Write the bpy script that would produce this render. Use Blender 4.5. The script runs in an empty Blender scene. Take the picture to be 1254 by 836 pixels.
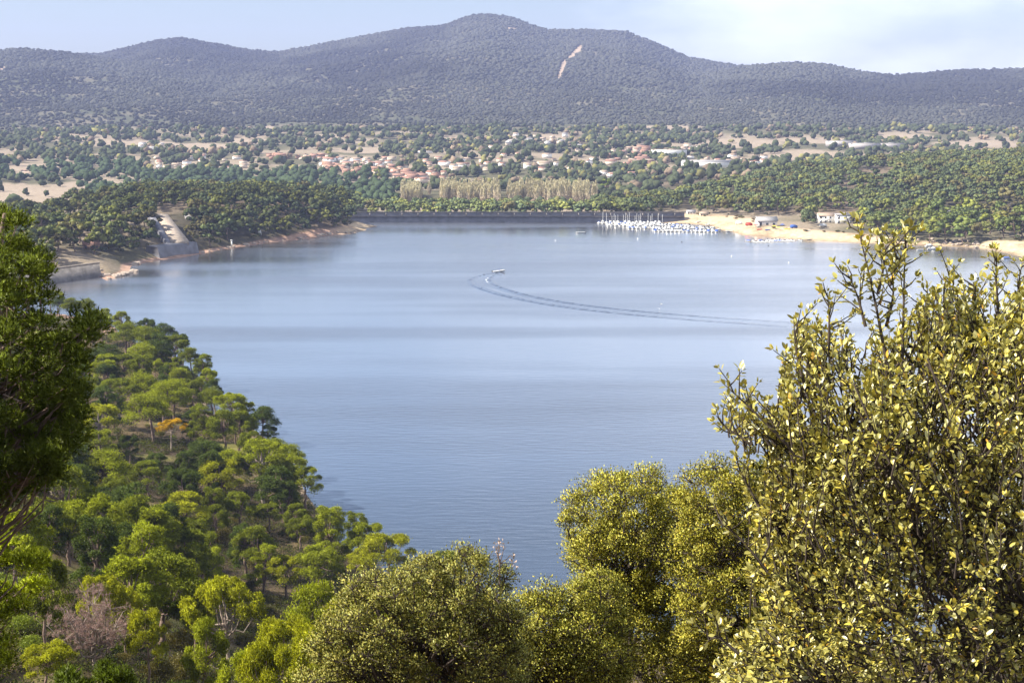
import bpy, math, random
import numpy as np

# ------------------------------------------------------------------ camera, world, sun, exposure
H = 80.0            # eye height above the water, metres
F = 1722.0          # focal length in pixels of the 1254 x 836 photograph
TH = math.atan(278.0 / F)
sc = bpy.context.scene
root_col = sc.collection
cam_d = bpy.data.cameras.new('camera')
cam = bpy.data.objects.new('camera', cam_d)
root_col.objects.link(cam)
cam.location = (0, 0, H)
cam.rotation_euler = (math.pi / 2 - TH, 0, 0)
cam_d.sensor_fit = 'HORIZONTAL'
cam_d.sensor_width = 36.0
cam_d.lens = 36.0 * F / 1254.0
cam_d.clip_start = 0.2
cam_d.clip_end = 40000
sc.camera = cam

SUN_EL, SUN_AZ = math.radians(42), math.radians(-99)      # azimuth measured from the view direction (+Y), negative = to the left
world = bpy.data.worlds.new('World')
sc.world = world
world.use_nodes = True
wn, wl = world.node_tree.nodes, world.node_tree.links
wn.clear()
w_out = wn.new('ShaderNodeOutputWorld')
w_bg = wn.new('ShaderNodeBackground')
w_sky = wn.new('ShaderNodeTexSky')
w_sky.sky_type = 'NISHITA'
w_sky.sun_disc = False
w_sky.sun_elevation = SUN_EL
w_sky.sun_rotation = SUN_AZ
w_sky.altitude = 500
w_sky.air_density = 1.0
w_sky.dust_density = 1.8
w_sky.ozone_density = 1.4
w_bg.inputs['Strength'].default_value = 0.068
# thin clouds, denser towards the right of the view
w_tc = wn.new('ShaderNodeTexCoord')
w_sep = wn.new('ShaderNodeSeparateXYZ')
wl.new(w_tc.outputs['Generated'], w_sep.inputs[0])
w_map = wn.new('ShaderNodeMapping'); w_map.inputs['Scale'].default_value = (2.2, 2.2, 6.0)
w_map.inputs['Location'].default_value = (0.35, 0.0, 0.55)
wl.new(w_tc.outputs['Generated'], w_map.inputs[0])
w_noise = wn.new('ShaderNodeTexNoise'); w_noise.inputs['Scale'].default_value = 2.3
w_noise.inputs['Detail'].default_value = 7; w_noise.inputs['Roughness'].default_value = 0.5
wl.new(w_map.outputs[0], w_noise.inputs['Vector'])
w_mx = wn.new('ShaderNodeMath'); w_mx.operation = 'MULTIPLY_ADD'
wl.new(w_sep.outputs[0], w_mx.inputs[0]); w_mx.inputs[1].default_value = 0.85; w_mx.inputs[2].default_value = -0.08
w_add = wn.new('ShaderNodeMath'); w_add.operation = 'ADD'
wl.new(w_noise.outputs['Fac'], w_add.inputs[0]); wl.new(w_mx.outputs[0], w_add.inputs[1])
w_ramp = wn.new('ShaderNodeMapRange'); w_ramp.interpolation_type = 'SMOOTHSTEP'
w_ramp.inputs['From Min'].default_value = 0.42; w_ramp.inputs['From Max'].default_value = 0.74
w_ramp.inputs['To Max'].default_value = 0.62
wl.new(w_add.outputs[0], w_ramp.inputs['Value'])
w_mix = wn.new('ShaderNodeMixRGB'); w_mix.inputs['Color2'].default_value = (10.8, 11.2, 11.8, 1)
wl.new(w_ramp.outputs[0], w_mix.inputs['Fac'])
wl.new(w_sky.outputs[0], w_mix.inputs['Color1'])
wl.new(w_mix.outputs[0], w_bg.inputs['Color'])
wl.new(w_bg.outputs[0], w_out.inputs['Surface'])

sun_d = bpy.data.lights.new('sun', 'SUN')
sun = bpy.data.objects.new('sun', sun_d)
root_col.objects.link(sun)
sun_d.energy = 5.0
sun_d.angle = math.radians(0.5)
sun_d.color = (1.0, 0.93, 0.80)
sv = np.array([math.sin(SUN_AZ) * math.cos(SUN_EL), math.cos(SUN_AZ) * math.cos(SUN_EL), math.sin(SUN_EL)])
from mathutils import Vector
sun.rotation_euler = Vector(-sv).to_track_quat('-Z', 'Y').to_euler()

sc.view_settings.view_transform = 'Standard'
sc.view_settings.look = 'None'
sc.view_settings.exposure = 1.25
sc.view_settings.gamma = 1.0
sc.view_settings.use_curve_mapping = False
sc.render.engine = 'CYCLES'
cy = sc.cycles
cy.max_bounces = 4
cy.diffuse_bounces = 1
cy.glossy_bounces = 2
cy.transmission_bounces = 1
cy.volume_bounces = 0
cy.transparent_max_bounces = 4
cy.use_denoising = True
cy.caustics_reflective = False
cy.caustics_refractive = False
cy.sample_clamp_indirect = 4

rng = np.random.default_rng(11)
random.seed(5)

# ------------------------------------------------------------------ geometry of the view (used to survey positions)
ct, st = math.cos(TH), math.sin(TH)
def ray(px, py):
    u = (np.asarray(px, float) - 627) / F; v = -(np.asarray(py, float) - 418) / F
    return u, ct + v * st, -st + v * ct
def G(px, py, z=0.0):                       # the point at height z that shows at the pixel
    a, b, c = ray(px, py)
    k = (z - H) / c
    return np.array([a * k, b * k, z + 0 * k])
def S(px, py, D):                           # the point at distance D ahead that shows at the pixel
    a, b, c = ray(px, py)
    k = D / b
    return np.array([a * k, D + 0 * k, H + c * k])
def proj(x, y, z):
    d = y * ct - (z - H) * st
    return 627 + F * x / d, 418 - F * (y * st + (z - H) * ct) / d

# ------------------------------------------------------------------ noise
def _hash(ix, iy, s):
    h = (ix.astype(np.int64) * 374761393 + iy.astype(np.int64) * 668265263 + s * 1442695041) & 0xffffffff
    h = ((h ^ (h >> 13)) * 1274126177) & 0xffffffff
    return ((h ^ (h >> 16)) & 0xffff) / 65535.0
def vnoise(x, y, s=0):
    x = np.asarray(x, float); y = np.asarray(y, float)
    ix, iy = np.floor(x), np.floor(y); fx, fy = x - ix, y - iy
    fx = fx * fx * (3 - 2 * fx); fy = fy * fy * (3 - 2 * fy)
    a = _hash(ix, iy, s); b = _hash(ix + 1, iy, s); c = _hash(ix, iy + 1, s); d = _hash(ix + 1, iy + 1, s)
    return (a * (1 - fx) + b * fx) * (1 - fy) + (c * (1 - fx) + d * fx) * fy
def fbm(x, y, o=4, s=0):
    r = 0; a = 0.5; t = 0
    for i in range(o):
        r = r + a * vnoise(x * 2 ** i + 17.3 * i, y * 2 ** i + 5.1 * i, s + i); t += a; a *= 0.5
    return r / t
def sstep(a, b, x):
    t = np.clip((x - a) / (b - a), 0, 1)
    return t * t * (3 - 2 * t)

# ------------------------------------------------------------------ lake outline and terrain height
LPX = [(-260, 352), (-60, 357), (20, 353), (66, 345.5), (120, 338.5), (130, 343), (146, 339), (160, 326), (200, 318), (243, 311.5), (285, 304), (330, 297), (380, 291.5),
       (430, 286.5), (448, 282), (464, 277.2), (446, 274.2), (428, 272.5), (600, 272.3), (800, 272.5), (835, 273.6), (866, 276.5), (888, 283.0), (908, 288.0), (960, 292), (1000, 294.5),
       (1060, 297.5), (1100, 300), (1150, 301.5), (1190, 303.5), (1215, 306), (1240, 312), (1262, 317), (1320, 322), (1500, 340), (2400, 430), (3000, 900),
       (1500, 880), (1254, 800), (1000, 790), (800, 785), (650, 775), (560, 740), (470, 700), (415, 662), (392, 627), (374, 602), (362, 570), (340, 545),
       (300, 515), (262, 485), (225, 452), (185, 424), (140, 399), (80, 385), (0, 380), (-260, 378)]
LAKE = np.array([G(a, b)[:2] for a, b in LPX])
DAM_I = 17            # first vertex of the main dam line
# roughen natural shore segments
def _rough(P):
    out = []
    n = len(P)
    for i in range(n):
        a, b = P[i], P[(i + 1) % n]
        L = np.linalg.norm(b - a)
        k = 1 if i in (DAM_I, DAM_I + 1) else int(max(1, min(14, L // 14)))
        if i in (2, 3): k = 1
        for j in range(k):
            p = a + (b - a) * j / k
            if j: p = p + rng.normal(0, min(3.0, L / k * 0.16), 2)
            out.append(p)
    return np.array(out)
LAKE = _rough(LAKE)

def lake_sd(x, y):                 # > 0 on land, < 0 on the lake
    shp = np.shape(x); x = np.ravel(np.asarray(x, float)); y = np.ravel(np.asarray(y, float))
    best = np.full(x.shape, 1e18); inside = np.zeros(x.shape, bool)
    n = len(LAKE)
    for i in range(n):
        ax, ay = LAKE[i]; bx, by = LAKE[(i + 1) % n]
        ex, ey = bx - ax, by - ay
        t = np.clip(((x - ax) * ex + (y - ay) * ey) / (ex * ex + ey * ey), 0, 1)
        d = (x - ax - t * ex) ** 2 + (y - ay - t * ey) ** 2
        np.minimum(best, d, out=best)
        c = (ay > y) != (by > y)
        if ey != 0:
            inside ^= c & (x < ex * (y - ay) / ey + ax)
    r = np.sqrt(best); r[inside] *= -1
    return r.reshape(shp)

def tab(px, pts):
    p = np.array(pts, float)
    return np.interp(px, p[:, 0], p[:, 1])
RA = [(-900, 66), (-300, 70), (0, 70), (130, 69), (160, 62), (190, 55), (225, 50), (270, 58), (310, 65), (345, 67), (400, 57), (450, 48), (500, 39), (545, 35.5), (575, 25), (595, 22.5), (625, 26), (650, 35),
      (670, 41), (710, 41), (740, 42), (765, 43), (800, 56), (840, 73), (900, 83), (970, 86), (1050, 95), (1120, 97), (1254, 100), (2000, 105)]
RB = [(-900, 55), (-300, 61), (0, 64.5), (35, 63), (60, 64.5), (100, 70), (130, 74), (200, 82), (300, 100), (400, 128), (500, 158), (600, 190), (2000, 240)]
RC = [(-900, 300), (640, 190), (700, 170), (800, 122), (860, 92), (900, 86), (935, 82), (970, 79.5), (1010, 82), (1050, 90), (1090, 94), (1120, 93), (1170, 89), (1254, 87), (1400, 80), (2000, 60)]
RR = [(-900, -6), (690, -6), (740, 0), (790, 2), (850, 6), (900, 9), (950, 12), (1000, 16), (1100, 22), (1254, 28), (1500, 36), (2000, 40)]
def valley(D):
    return np.interp(D, [0, 1000, 1300, 1450, 1700, 2000, 2400, 2700, 3200], [1.5, 1.5, 1.5, 5, 14, 27, 43, 60, 62])
def mount(tabl, px, D, x, y, Dr, D0, p, s):
    py = tab(px, tabl)
    base = valley(np.minimum(D, D0))
    zr = H + (140 - py) * Dr / F
    t = (D - D0) / (Dr - D0)
    tt = np.clip(t, 0, 1)
    pr = tt ** p
    z = base + (zr - base) * pr
    g = np.abs(fbm(x / 520 + s, y / 900 + s, 4, 30 + int(s)) - 0.5) * 2
    z = z - (g - 0.22) * 62 * np.sin(np.pi * np.clip(tt, 0, 1)) ** 0.8 * np.clip((zr - base) / 260, 0, 1)
    z = np.where(t > 1, zr - (D - Dr) * 0.22, z)
    return z
def hgt(x, y, sd=None):
    x = np.asarray(x, float); y = np.asarray(y, float)
    if sd is None: sd = lake_sd(x, y)
    r = np.hypot(x, y); D = np.maximum(y, 1.0)
    s = np.maximum(sd, 0)
    t = s / (s + r + 1e-6)
    near = 78.3 * t ** 1.3
    near = near + (fbm(x / 30, y / 30, 4, 3) - 0.5) * 7 * np.clip(t * 3, 0, 1) * np.clip(r / 60, 0, 1)
    px = 627 + F * x / (D * ct + H * st * 0.8)
    near = near + 10.0 * sstep(330, 40, px) * sstep(62, 120, r) * (1 - sstep(190, 330, r)) * np.clip(s / 50, 0, 1)
    v = valley(D) + (fbm(x / 160, y / 160, 4, 8) - 0.5) * np.interp(D, [1000, 1400, 2400, 3000], [1, 5, 16, 10])
    lh = 14.0 * sstep(0, 60, s) * (1 - sstep(1060, 1240, D)) * (1 - sstep(395, 470, px)) * (0.8 + 0.4 * fbm(x / 90, y / 90, 3, 12))
    lh = lh * (0.55 + 0.45 * sstep(60, 190, px))
    cr = tab(px, RR)
    Dc = 1330.0
    rh = np.maximum(cr, 0) * sstep(15, 330, s) ** 1.0 * (1 - sstep(1420, 1800, D)) + (fbm(x / 70, y / 70, 3, 5) - 0.5) * 6 * sstep(40, 160, s) * sstep(760, 860, px) * (1 - sstep(1500, 1800, D))
    far = v * sstep(0, 30, s) * 1.0 + lh + rh + 2.2 * sstep(0, 14, s)
    far = np.maximum(far, 0.12 * np.minimum(s, 12))
    m = D > 2350
    if np.any(m):
        A = mount(RA, px, D, x, y, 5200.0, 2750.0, 1.15, 1.0)
        B = mount(RB, px, D, x, y, 4300.0, 2600.0, 1.05, 4.0)
        C = mount(RC, px, D, x, y, 4400.0, 2650.0, 1.15, 7.0)
        M = np.maximum(np.maximum(A, B), C)
        far = np.where(D > 2500, np.maximum(far * (D < 3600), M), far)
    w = sstep(470, 640, D)
    z = near * (1 - w) + far * w
    bed = -np.minimum(-sd * 0.14, 7.0)
    return np.where(sd > 0, z, bed)

def bare_mask(px, py):             # bare scars on the mountain, positions surveyed through the view
    m = np.zeros(np.shape(px), bool)
    for x0, y0, x1, y1, w in ((697.5, 72, 711, 58, 2.6), (685, 94, 692, 76, 3.0), (0, 86, 6, 84, 2.0), (165, 240, 164, 241, 1),
                              (622, 35, 632, 36, 1.3), (648, 44, 655, 45, 1.0)):
        ex, ey = x1 - x0, y1 - y0
        t = np.clip(((px - x0) * ex + (py - y0) * ey) / (ex * ex + ey * ey), 0, 1)
        m |= ((px - x0 - t * ex) ** 2 + (py - y0 - t * ey) ** 2) < w * w * (0.9 + 0.5 * vnoise(px * 0.5, py * 0.5, 4))
    return m
FIELDS = [(40, 240, 75, 13), (0, 238, 70, 15), (130, 226, 60, 5), (160, 176, 60, 4), (250, 180, 55, 5), (300, 173, 30, 4), (440, 184, 35, 4), (330, 158, 8, 5), (35, 205, 40, 5),
          (600, 182, 26, 3), (820, 157, 42, 4), (900, 176, 60, 6), (1000, 172, 50, 4), (1110, 168, 40, 4), (1200, 176, 60, 4), (560, 170, 22, 3), (980, 190, 60, 7),
          (400, 167, 18, 3), (720, 198, 30, 3), (660, 167, 40, 2.5)]
def field_mask(px, py):
    m = np.zeros(np.shape(px))
    for cx, cy_, rx, ry in FIELDS:
        d = ((px - cx) / rx) ** 2 + ((py - cy_) / ry) ** 2
        m = np.maximum(m, 1 - sstep(0.6, 1.25, d + 0.5 * (vnoise(px / 9, py / 2.5, 6) - 0.5)))
    return m

# ------------------------------------------------------------------ object helpers
def tag(o, label=None, cat=None, group=None, kind=None):
    if label: o['label'] = label
    if cat: o['category'] = cat
    if group: o['group'] = group
    if kind: o['kind'] = kind
    return o
def mesh_np(name, V, faces, mat=None, tint=None, smooth=False, vnorm=None):
    """faces: list of int arrays (m,k)"""
    me = bpy.data.meshes.new(name)
    V = np.ascontiguousarray(V, np.float32)
    faces = [np.asarray(f, np.int32) for f in faces if len(f)]
    me.vertices.add(len(V)); me.vertices.foreach_set('co', V.ravel())
    nl = sum(f.size for f in faces); npoly = sum(len(f) for f in faces)
    me.loops.add(nl); me.polygons.add(npoly)
    me.loops.foreach_set('vertex_index', np.concatenate([f.ravel() for f in faces]))
    tot = np.concatenate([np.full(len(f), f.shape[1], np.int32) for f in faces])
    start = np.concatenate([[0], np.cumsum(tot)[:-1]]).astype(np.int32)
    me.polygons.foreach_set('loop_start', start)
    if smooth: me.polygons.foreach_set('use_smooth', np.ones(npoly, bool))
    if tint is not None:
        a = me.color_attributes.new('tint', 'FLOAT_COLOR', 'POINT')
        t = np.ones((len(V), 4), np.float32); t[:, :3] = tint
        a.data.foreach_set('color', t.ravel())
    if vnorm is not None: me.polygons.foreach_set('use_smooth', np.ones(npoly, bool))
    me.update(calc_edges=True)
    if vnorm is not None: me.normals_split_custom_set_from_vertices(np.ascontiguousarray(vnorm, np.float32))
    if mat is not None: me.materials.append(mat)
    return me
def obj(name, me, parent=None, loc=(0, 0, 0)):
    o = bpy.data.objects.new(name, me)
    root_col.objects.link(o)
    o.location = loc
    if parent is not None: o.parent = parent
    return o
def empty(name, loc=(0, 0, 0), rz=0.0, label=None, cat=None, group=None):
    o = bpy.data.objects.new(name, None)
    root_col.objects.link(o)
    o.location = tuple(float(v) for v in loc); o.rotation_euler = (0, 0, rz); o.empty_display_size = 0.3
    return tag(o, label, cat, group)
def copy_tree(o, parent=None):
    c = o.copy(); root_col.objects.link(c); c.parent = parent
    for ch in list(o.children): copy_tree(ch, c)
    return c

class MB:                          # collects boxes, tubes and sheets into one mesh
    def __init__(s): s.V = []; s.Q = []; s.T = []; s.n = 0
    def add(s, V, Q=None, T=None):
        V = np.asarray(V, float); s.V.append(V)
        if Q is not None and len(Q): s.Q.append(np.asarray(Q) + s.n)
        if T is not None and len(T): s.T.append(np.asarray(T) + s.n)
        s.n += len(V); return s
    def box(s, c, d, rz=0.0, taper=1.0):
        x, y, z = [v / 2 for v in d]
        V = np.array([[-x, -y, -z], [x, -y, -z], [x, y, -z], [-x, y, -z], [-x * taper, -y * taper, z], [x * taper, -y * taper, z], [x * taper, y * taper, z], [-x * taper, y * taper, z]])
        if rz:
            cc, ss = math.cos(rz), math.sin(rz)
            V[:, :2] = np.stack([V[:, 0] * cc - V[:, 1] * ss, V[:, 0] * ss + V[:, 1] * cc], 1)
        return s.add(V + np.array(c), [[0, 3, 2, 1], [4, 5, 6, 7], [0, 1, 5, 4], [1, 2, 6, 5], [2, 3, 7, 6], [3, 0, 4, 7]])
    def tube(s, P, R, n=6, cap=True):
        P = np.asarray(P, float); k = len(P); R = np.broadcast_to(np.asarray(R, float), (k,))
        T = np.gradient(P, axis=0) if k > 2 else np.repeat((P[1] - P[0])[None], 2, 0)
        T = T / (np.linalg.norm(T, axis=1, keepdims=True) + 1e-9)
        ref = np.array([0.0, 0, 1]) if abs(T[:, 2]).mean() < 0.8 else np.array([1.0, 0.1, 0])
        A = np.cross(T, ref); A /= np.linalg.norm(A, axis=1, keepdims=True) + 1e-9
        B = np.cross(T, A)
        th = np.linspace(0, 2 * np.pi, n, endpoint=False)
        V = P[:, None] + R[:, None, None] * (A[:, None] * np.cos(th)[None, :, None] + B[:, None] * np.sin(th)[None, :, None])
        i = np.arange(k - 1)[:, None] * n + np.arange(n)[None]; j = np.arange(k - 1)[:, None] * n + (np.arange(n)[None] + 1) % n
        Q = np.stack([i, j, j + n, i + n], -1).reshape(-1, 4)
        s.add(V.reshape(-1, 3), Q)
        if cap:
            o = s.n
            s.add([P[-1] + T[-1] * R[-1] * 0.5], None, None)
            b = o - n
            s.T.append(np.array([[b + q, b + (q + 1) % n, o] for q in range(n)]))
        return s
    def prism(s, poly, z0, z1):     # vertical prism from a plan polygon
        poly = np.asarray(poly, float); n = len(poly)
        V = np.concatenate([np.c_[poly, np.full(n, z0)], np.c_[poly, np.full(n, z1)]])
        s.add(V, [[i, (i + 1) % n, (i + 1) % n + n, i + n] for i in range(n)])
        s.cap = getattr(s, 'cap', []); s.cap.append((s.n - n, n))
        return s
    def mesh(s, name, mat, smooth=False, tint=None):
        fs = []
        if s.Q: fs.append(np.concatenate(s.Q))
        if s.T: fs.append(np.concatenate(s.T))
        for a, n in getattr(s, 'cap', []): fs.append(np.array([[a + i for i in range(n)]]))
        return mesh_np(name, np.concatenate(s.V), fs, mat, tint, smooth)
    def build(s, name, mat, parent=None, smooth=False, loc=(0, 0, 0)):
        return obj(name, s.mesh(name, mat, smooth), parent, loc)

# ------------------------------------------------------------------ materials
def new_mat(name):
    m = bpy.data.materials.new(name); m.use_nodes = True
    nt = m.node_tree; nt.nodes.clear()
    out = nt.nodes.new('ShaderNodeOutputMaterial')
    return m, nt.nodes, nt.links, out
def surf(name, col, rough=0.8, var=0.25, scale=1.0, bump=0.0, attr=False, metal=0.0, spec=0.3, objvar=False):
    m, N, L, out = new_mat(name)
    p = N.new('ShaderNodeBsdfPrincipled'); p.inputs['Roughness'].default_value = rough; p.inputs['Metallic'].default_value = metal
    p.inputs['Specular IOR Level'].default_value = spec
    tc = N.new('ShaderNodeTexCoord'); no = N.new('ShaderNodeTexNoise')
    no.inputs['Scale'].default_value = scale; no.inputs['Detail'].default_value = 6
    L.new(tc.outputs['Object'], no.inputs['Vector'])
    mr = N.new('ShaderNodeMapRange'); mr.inputs['From Min'].default_value = 0.25; mr.inputs['From Max'].default_value = 0.75
    mr.inputs['To Min'].default_value = 1 - var; mr.inputs['To Max'].default_value = 1 + var
    L.new(no.outputs['Fac'], mr.inputs['Value'])
    mu = N.new('ShaderNodeVectorMath'); mu.operation = 'SCALE'
    L.new(mr.outputs[0], mu.inputs['Scale'])
    if attr:
        at = N.new('ShaderNodeAttribute'); at.attribute_name = 'tint'; L.new(at.outputs['Color'], mu.inputs[0])
    elif objvar:
        oi = N.new('ShaderNodeObjectInfo'); L.new(oi.outputs['Color'], mu.inputs[0])
    else: mu.inputs[0].default_value = col
    L.new(mu.outputs[0], p.inputs['Base Color'])
    if bump:
        b = N.new('ShaderNodeBump'); b.inputs['Strength'].default_value = bump; b.inputs['Distance'].default_value = 0.5 / scale
        L.new(no.outputs['Fac'], b.inputs['Height']); L.new(b.outputs[0], p.inputs['Normal'])
    L.new(p.outputs[0], out.inputs[0])
    return m
def foliage(name, col, trans=0.35, gloss=0.05, grough=0.45, use_obj=True, attr=True, tcol=(1.25, 1.2, 0.55)):
    m, N, L, out = new_mat(name)
    c = N.new('ShaderNodeRGB'); c.outputs[0].default_value = (*col, 1)
    cur = c.outputs[0]
    def mul(a, b):
        v = N.new('ShaderNodeVectorMath'); v.operation = 'MULTIPLY'; L.new(a, v.inputs[0])
        if isinstance(b, tuple): v.inputs[1].default_value = b
        else: L.new(b, v.inputs[1])
        return v.outputs[0]
    if attr:
        at = N.new('ShaderNodeAttribute'); at.attribute_name = 'tint'; cur = mul(cur, at.outputs['Color'])
    if use_obj:
        oi = N.new('ShaderNodeObjectInfo'); cur = mul(cur, oi.outputs['Color'])
    d = N.new('ShaderNodeBsdfDiffuse'); L.new(cur, d.inputs[0])
    t = N.new('ShaderNodeBsdfTranslucent'); L.new(mul(cur, tcol), t.inputs[0])
    mx = N.new('ShaderNodeMixShader'); mx.inputs[0].default_value = trans
    L.new(d.outputs[0], mx.inputs[1]); L.new(t.outputs[0], mx.inputs[2])
    last = mx.outputs[0]
    if gloss:
        g = N.new('ShaderNodeBsdfGlossy'); g.inputs['Roughness'].default_value = grough; g.inputs[0].default_value = (1, 1, 0.9, 1)
        m2 = N.new('ShaderNodeMixShader'); m2.inputs[0].default_value = gloss
        L.new(last, m2.inputs[1]); L.new(g.outputs[0], m2.inputs[2]); last = m2.outputs[0]
    L.new(last, out.inputs[0])
    return m

M = {}
M['ground'] = surf('ground_soil', None, 0.95, 0.35, 0.6, 0.3, attr=True, spec=0.1)
M['bark'] = surf('pine_bark', (0.17, 0.12, 0.095), 0.9, 0.4, 6.0, 0.4)
M['bark_pale'] = surf('pale_bark', (0.30, 0.24, 0.20), 0.9, 0.35, 6.0, 0.4)
M['bark_dark'] = surf('dark_bark', (0.055, 0.042, 0.034), 0.95, 0.35, 12.0, 0.4)
M['needle'] = foliage('pine_needles', (0.245, 0.29, 0.019), 0.18, 0.015)
M['leaf'] = foliage('evergreen_leaves', (0.11, 0.115, 0.025), 0.2, 0.02)
M['oak'] = foliage('oak_leaves', (0.37, 0.365, 0.055), 0.16, 0.02, 0.5, use_obj=True)
M['bush'] = foliage('bush_leaves', (0.31, 0.285, 0.07), 0.13, 0.09, 0.42, use_obj=False)
M['farleaf'] = foliage('distant_foliage', (1, 1, 1), 0.10, 0.0, use_obj=False, tcol=(1.1, 1.1, 0.7))
M['twigs'] = foliage('bare_twigs', (0.32, 0.25, 0.21), 0.1, 0.0)
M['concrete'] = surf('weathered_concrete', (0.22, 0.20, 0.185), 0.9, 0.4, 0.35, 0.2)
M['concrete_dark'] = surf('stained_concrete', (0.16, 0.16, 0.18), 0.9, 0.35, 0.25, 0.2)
M['concrete_lit'] = surf('sunlit_concrete_slab', (0.34, 0.28, 0.225), 0.9, 0.25, 0.5, 0.2)  # paler copy of the concrete, sunlit look of the chute put into its colour
M['rock'] = surf('shore_rock', (0.36, 0.29, 0.23), 0.95, 0.35, 0.8, 0.5)
M['wall'] = surf('house_plaster', None, 0.9, 0.08, 0.4, objvar=True)
M['roof'] = surf('clay_tile_roof', None, 0.9, 0.2, 1.5, objvar=True)
M['glass'] = surf('window_glass', (0.04, 0.05, 0.07), 0.15, 0.1, 1.0, spec=0.6)
M['boat'] = surf('boat_paint', None, 0.3, 0.04, 1.0, objvar=True, spec=0.5)
M['white'] = surf('white_gelcoat', (0.80, 0.80, 0.78), 0.3, 0.04, 1.0, spec=0.5)
M['blue'] = surf('blue_canvas', (0.05, 0.12, 0.42), 0.7, 0.1, 2.0)
M['darkpaint'] = surf('dark_fitting', (0.04, 0.04, 0.05), 0.5, 0.1, 2.0)
M['metal'] = surf('pale_metal', (0.62, 0.62, 0.62), 0.4, 0.05, 2.0)
M['deck'] = surf('pontoon_deck', (0.48, 0.44, 0.38), 0.8, 0.15, 2.0)
M['red'] = surf('red_paint', (0.50, 0.07, 0.05), 0.6, 0.1, 2.0)
M['yellow'] = surf('yellow_paint', (0.70, 0.50, 0.06), 0.5, 0.1, 2.0)
M['foam'] = surf('white_foam', (0.85, 0.87, 0.88), 0.9, 0.05, 3.0)
M['skin'] = surf('skin', (0.45, 0.28, 0.2), 0.7, 0.05, 2.0)

# water
m, N, L, out = new_mat('lake_water')
p = N.new('ShaderNodeBsdfGlossy'); p.inputs[0].default_value = (0.97, 0.94, 0.90, 1); wd = N.new('ShaderNodeBsdfDiffuse'); wd.inputs[0].default_value = (0.042, 0.062, 0.098, 1)
geo = N.new('ShaderNodeNewGeometry')
def wn_noise(sx, sy, sc_, det, rz=0.0):
    mp = N.new('ShaderNodeMapping'); mp.inputs['Scale'].default_value = (sx, sy, 1); mp.inputs['Rotation'].default_value = (0, 0, rz)
    L.new(geo.outputs['Position'], mp.inputs[0])
    n_ = N.new('ShaderNodeTexNoise'); n_.inputs['Scale'].default_value = sc_; n_.inputs['Detail'].default_value = det
    L.new(mp.outputs[0], n_.inputs['Vector']); return n_.outputs['Fac']
waves = wn_noise(0.28, 1.0, 0.62, 5, 0.12)
patch = wn_noise(0.55, 1.0, 0.006, 4, 0.1)      # calm and ruffled patches
patch2 = wn_noise(0.10, 1.0, 0.018, 3, 0.05)
pa = N.new('ShaderNodeMath'); pa.operation = 'ADD'; L.new(patch, pa.inputs[0]); L.new(patch2, pa.inputs[1])
pm = N.new('ShaderNodeMapRange'); pm.interpolation_type = 'SMOOTHSTEP'
pm.inputs['From Min'].default_value = 0.82; pm.inputs['From Max'].default_value = 1.2
pm.inputs['To Min'].default_value = 0.14; pm.inputs['To Max'].default_value = 0.42
L.new(pa.outputs[0], pm.inputs['Value'])
bp = N.new('ShaderNodeBump'); bp.inputs['Distance'].default_value = 0.35
L.new(waves, bp.inputs['Height']); L.new(pm.outputs[0], bp.inputs['Strength'])
L.new(bp.outputs[0], p.inputs['Normal'])
rm = N.new('ShaderNodeMapRange'); rm.inputs['From Min'].default_value = 0.14; rm.inputs['From Max'].default_value = 0.42
rm.inputs['To Min'].default_value = 0.16; rm.inputs['To Max'].default_value = 0.27
L.new(pm.outputs[0], rm.inputs['Value']); L.new(rm.outputs[0], p.inputs['Roughness'])
lw_ = N.new('ShaderNodeLayerWeight'); lw_.inputs['Blend'].default_value = 0.5          # the flatter the look across the water, the more it mirrors
fr = N.new('ShaderNodeMapRange'); fr.interpolation_type = 'SMOOTHSTEP'; fr.inputs['From Min'].default_value = 0.62; fr.inputs['From Max'].default_value = 0.87
fr.inputs['To Min'].default_value = 0.10; fr.inputs['To Max'].default_value = 0.93
L.new(bp.outputs[0], lw_.inputs['Normal']); L.new(lw_.outputs['Facing'], fr.inputs['Value'])
fs_ = N.new('ShaderNodeMapRange'); fs_.inputs['From Min'].default_value = 0.85; fs_.inputs['From Max'].default_value = 1.15; fs_.inputs['To Min'].default_value = 1.12; fs_.inputs['To Max'].default_value = 0.80
L.new(pa.outputs[0], fs_.inputs['Value'])
fm_ = N.new('ShaderNodeMath'); fm_.operation = 'MULTIPLY'; L.new(fr.outputs[0], fm_.inputs[0]); L.new(fs_.outputs[0], fm_.inputs[1])
wm = N.new('ShaderNodeMixShader'); L.new(fm_.outputs[0], wm.inputs[0]); L.new(wd.outputs[0], wm.inputs[1]); L.new(p.outputs[0], wm.inputs[2])
L.new(wm.outputs[0], out.inputs[0])
M['water'] = m

# ------------------------------------------------------------------ terrain sheet
az = np.radians(np.concatenate([np.linspace(-62, -24, 90, endpoint=False), np.linspace(-24, 24, 760, endpoint=False), np.linspace(24, 62, 90)]))
rs = np.concatenate([np.geomspace(1.5, 60, 60, endpoint=False), np.arange(60, 420, 3.0), np.arange(420, 640, 6.0), np.arange(640, 1320, 4.0), np.geomspace(1320, 2500, 90, endpoint=False),
                     np.geomspace(2500, 5600, 190, endpoint=False), np.geomspace(5600, 9000, 12)])
AZ, RS = np.meshgrid(az, rs)
TX, TY = RS * np.tan(AZ) * 1.0, RS * 1.0
TX = np.where(np.abs(TX) > 1e9, 0, TX)
SD = lake_sd(TX, TY)
TZ = hgt(TX, TY, SD)
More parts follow.
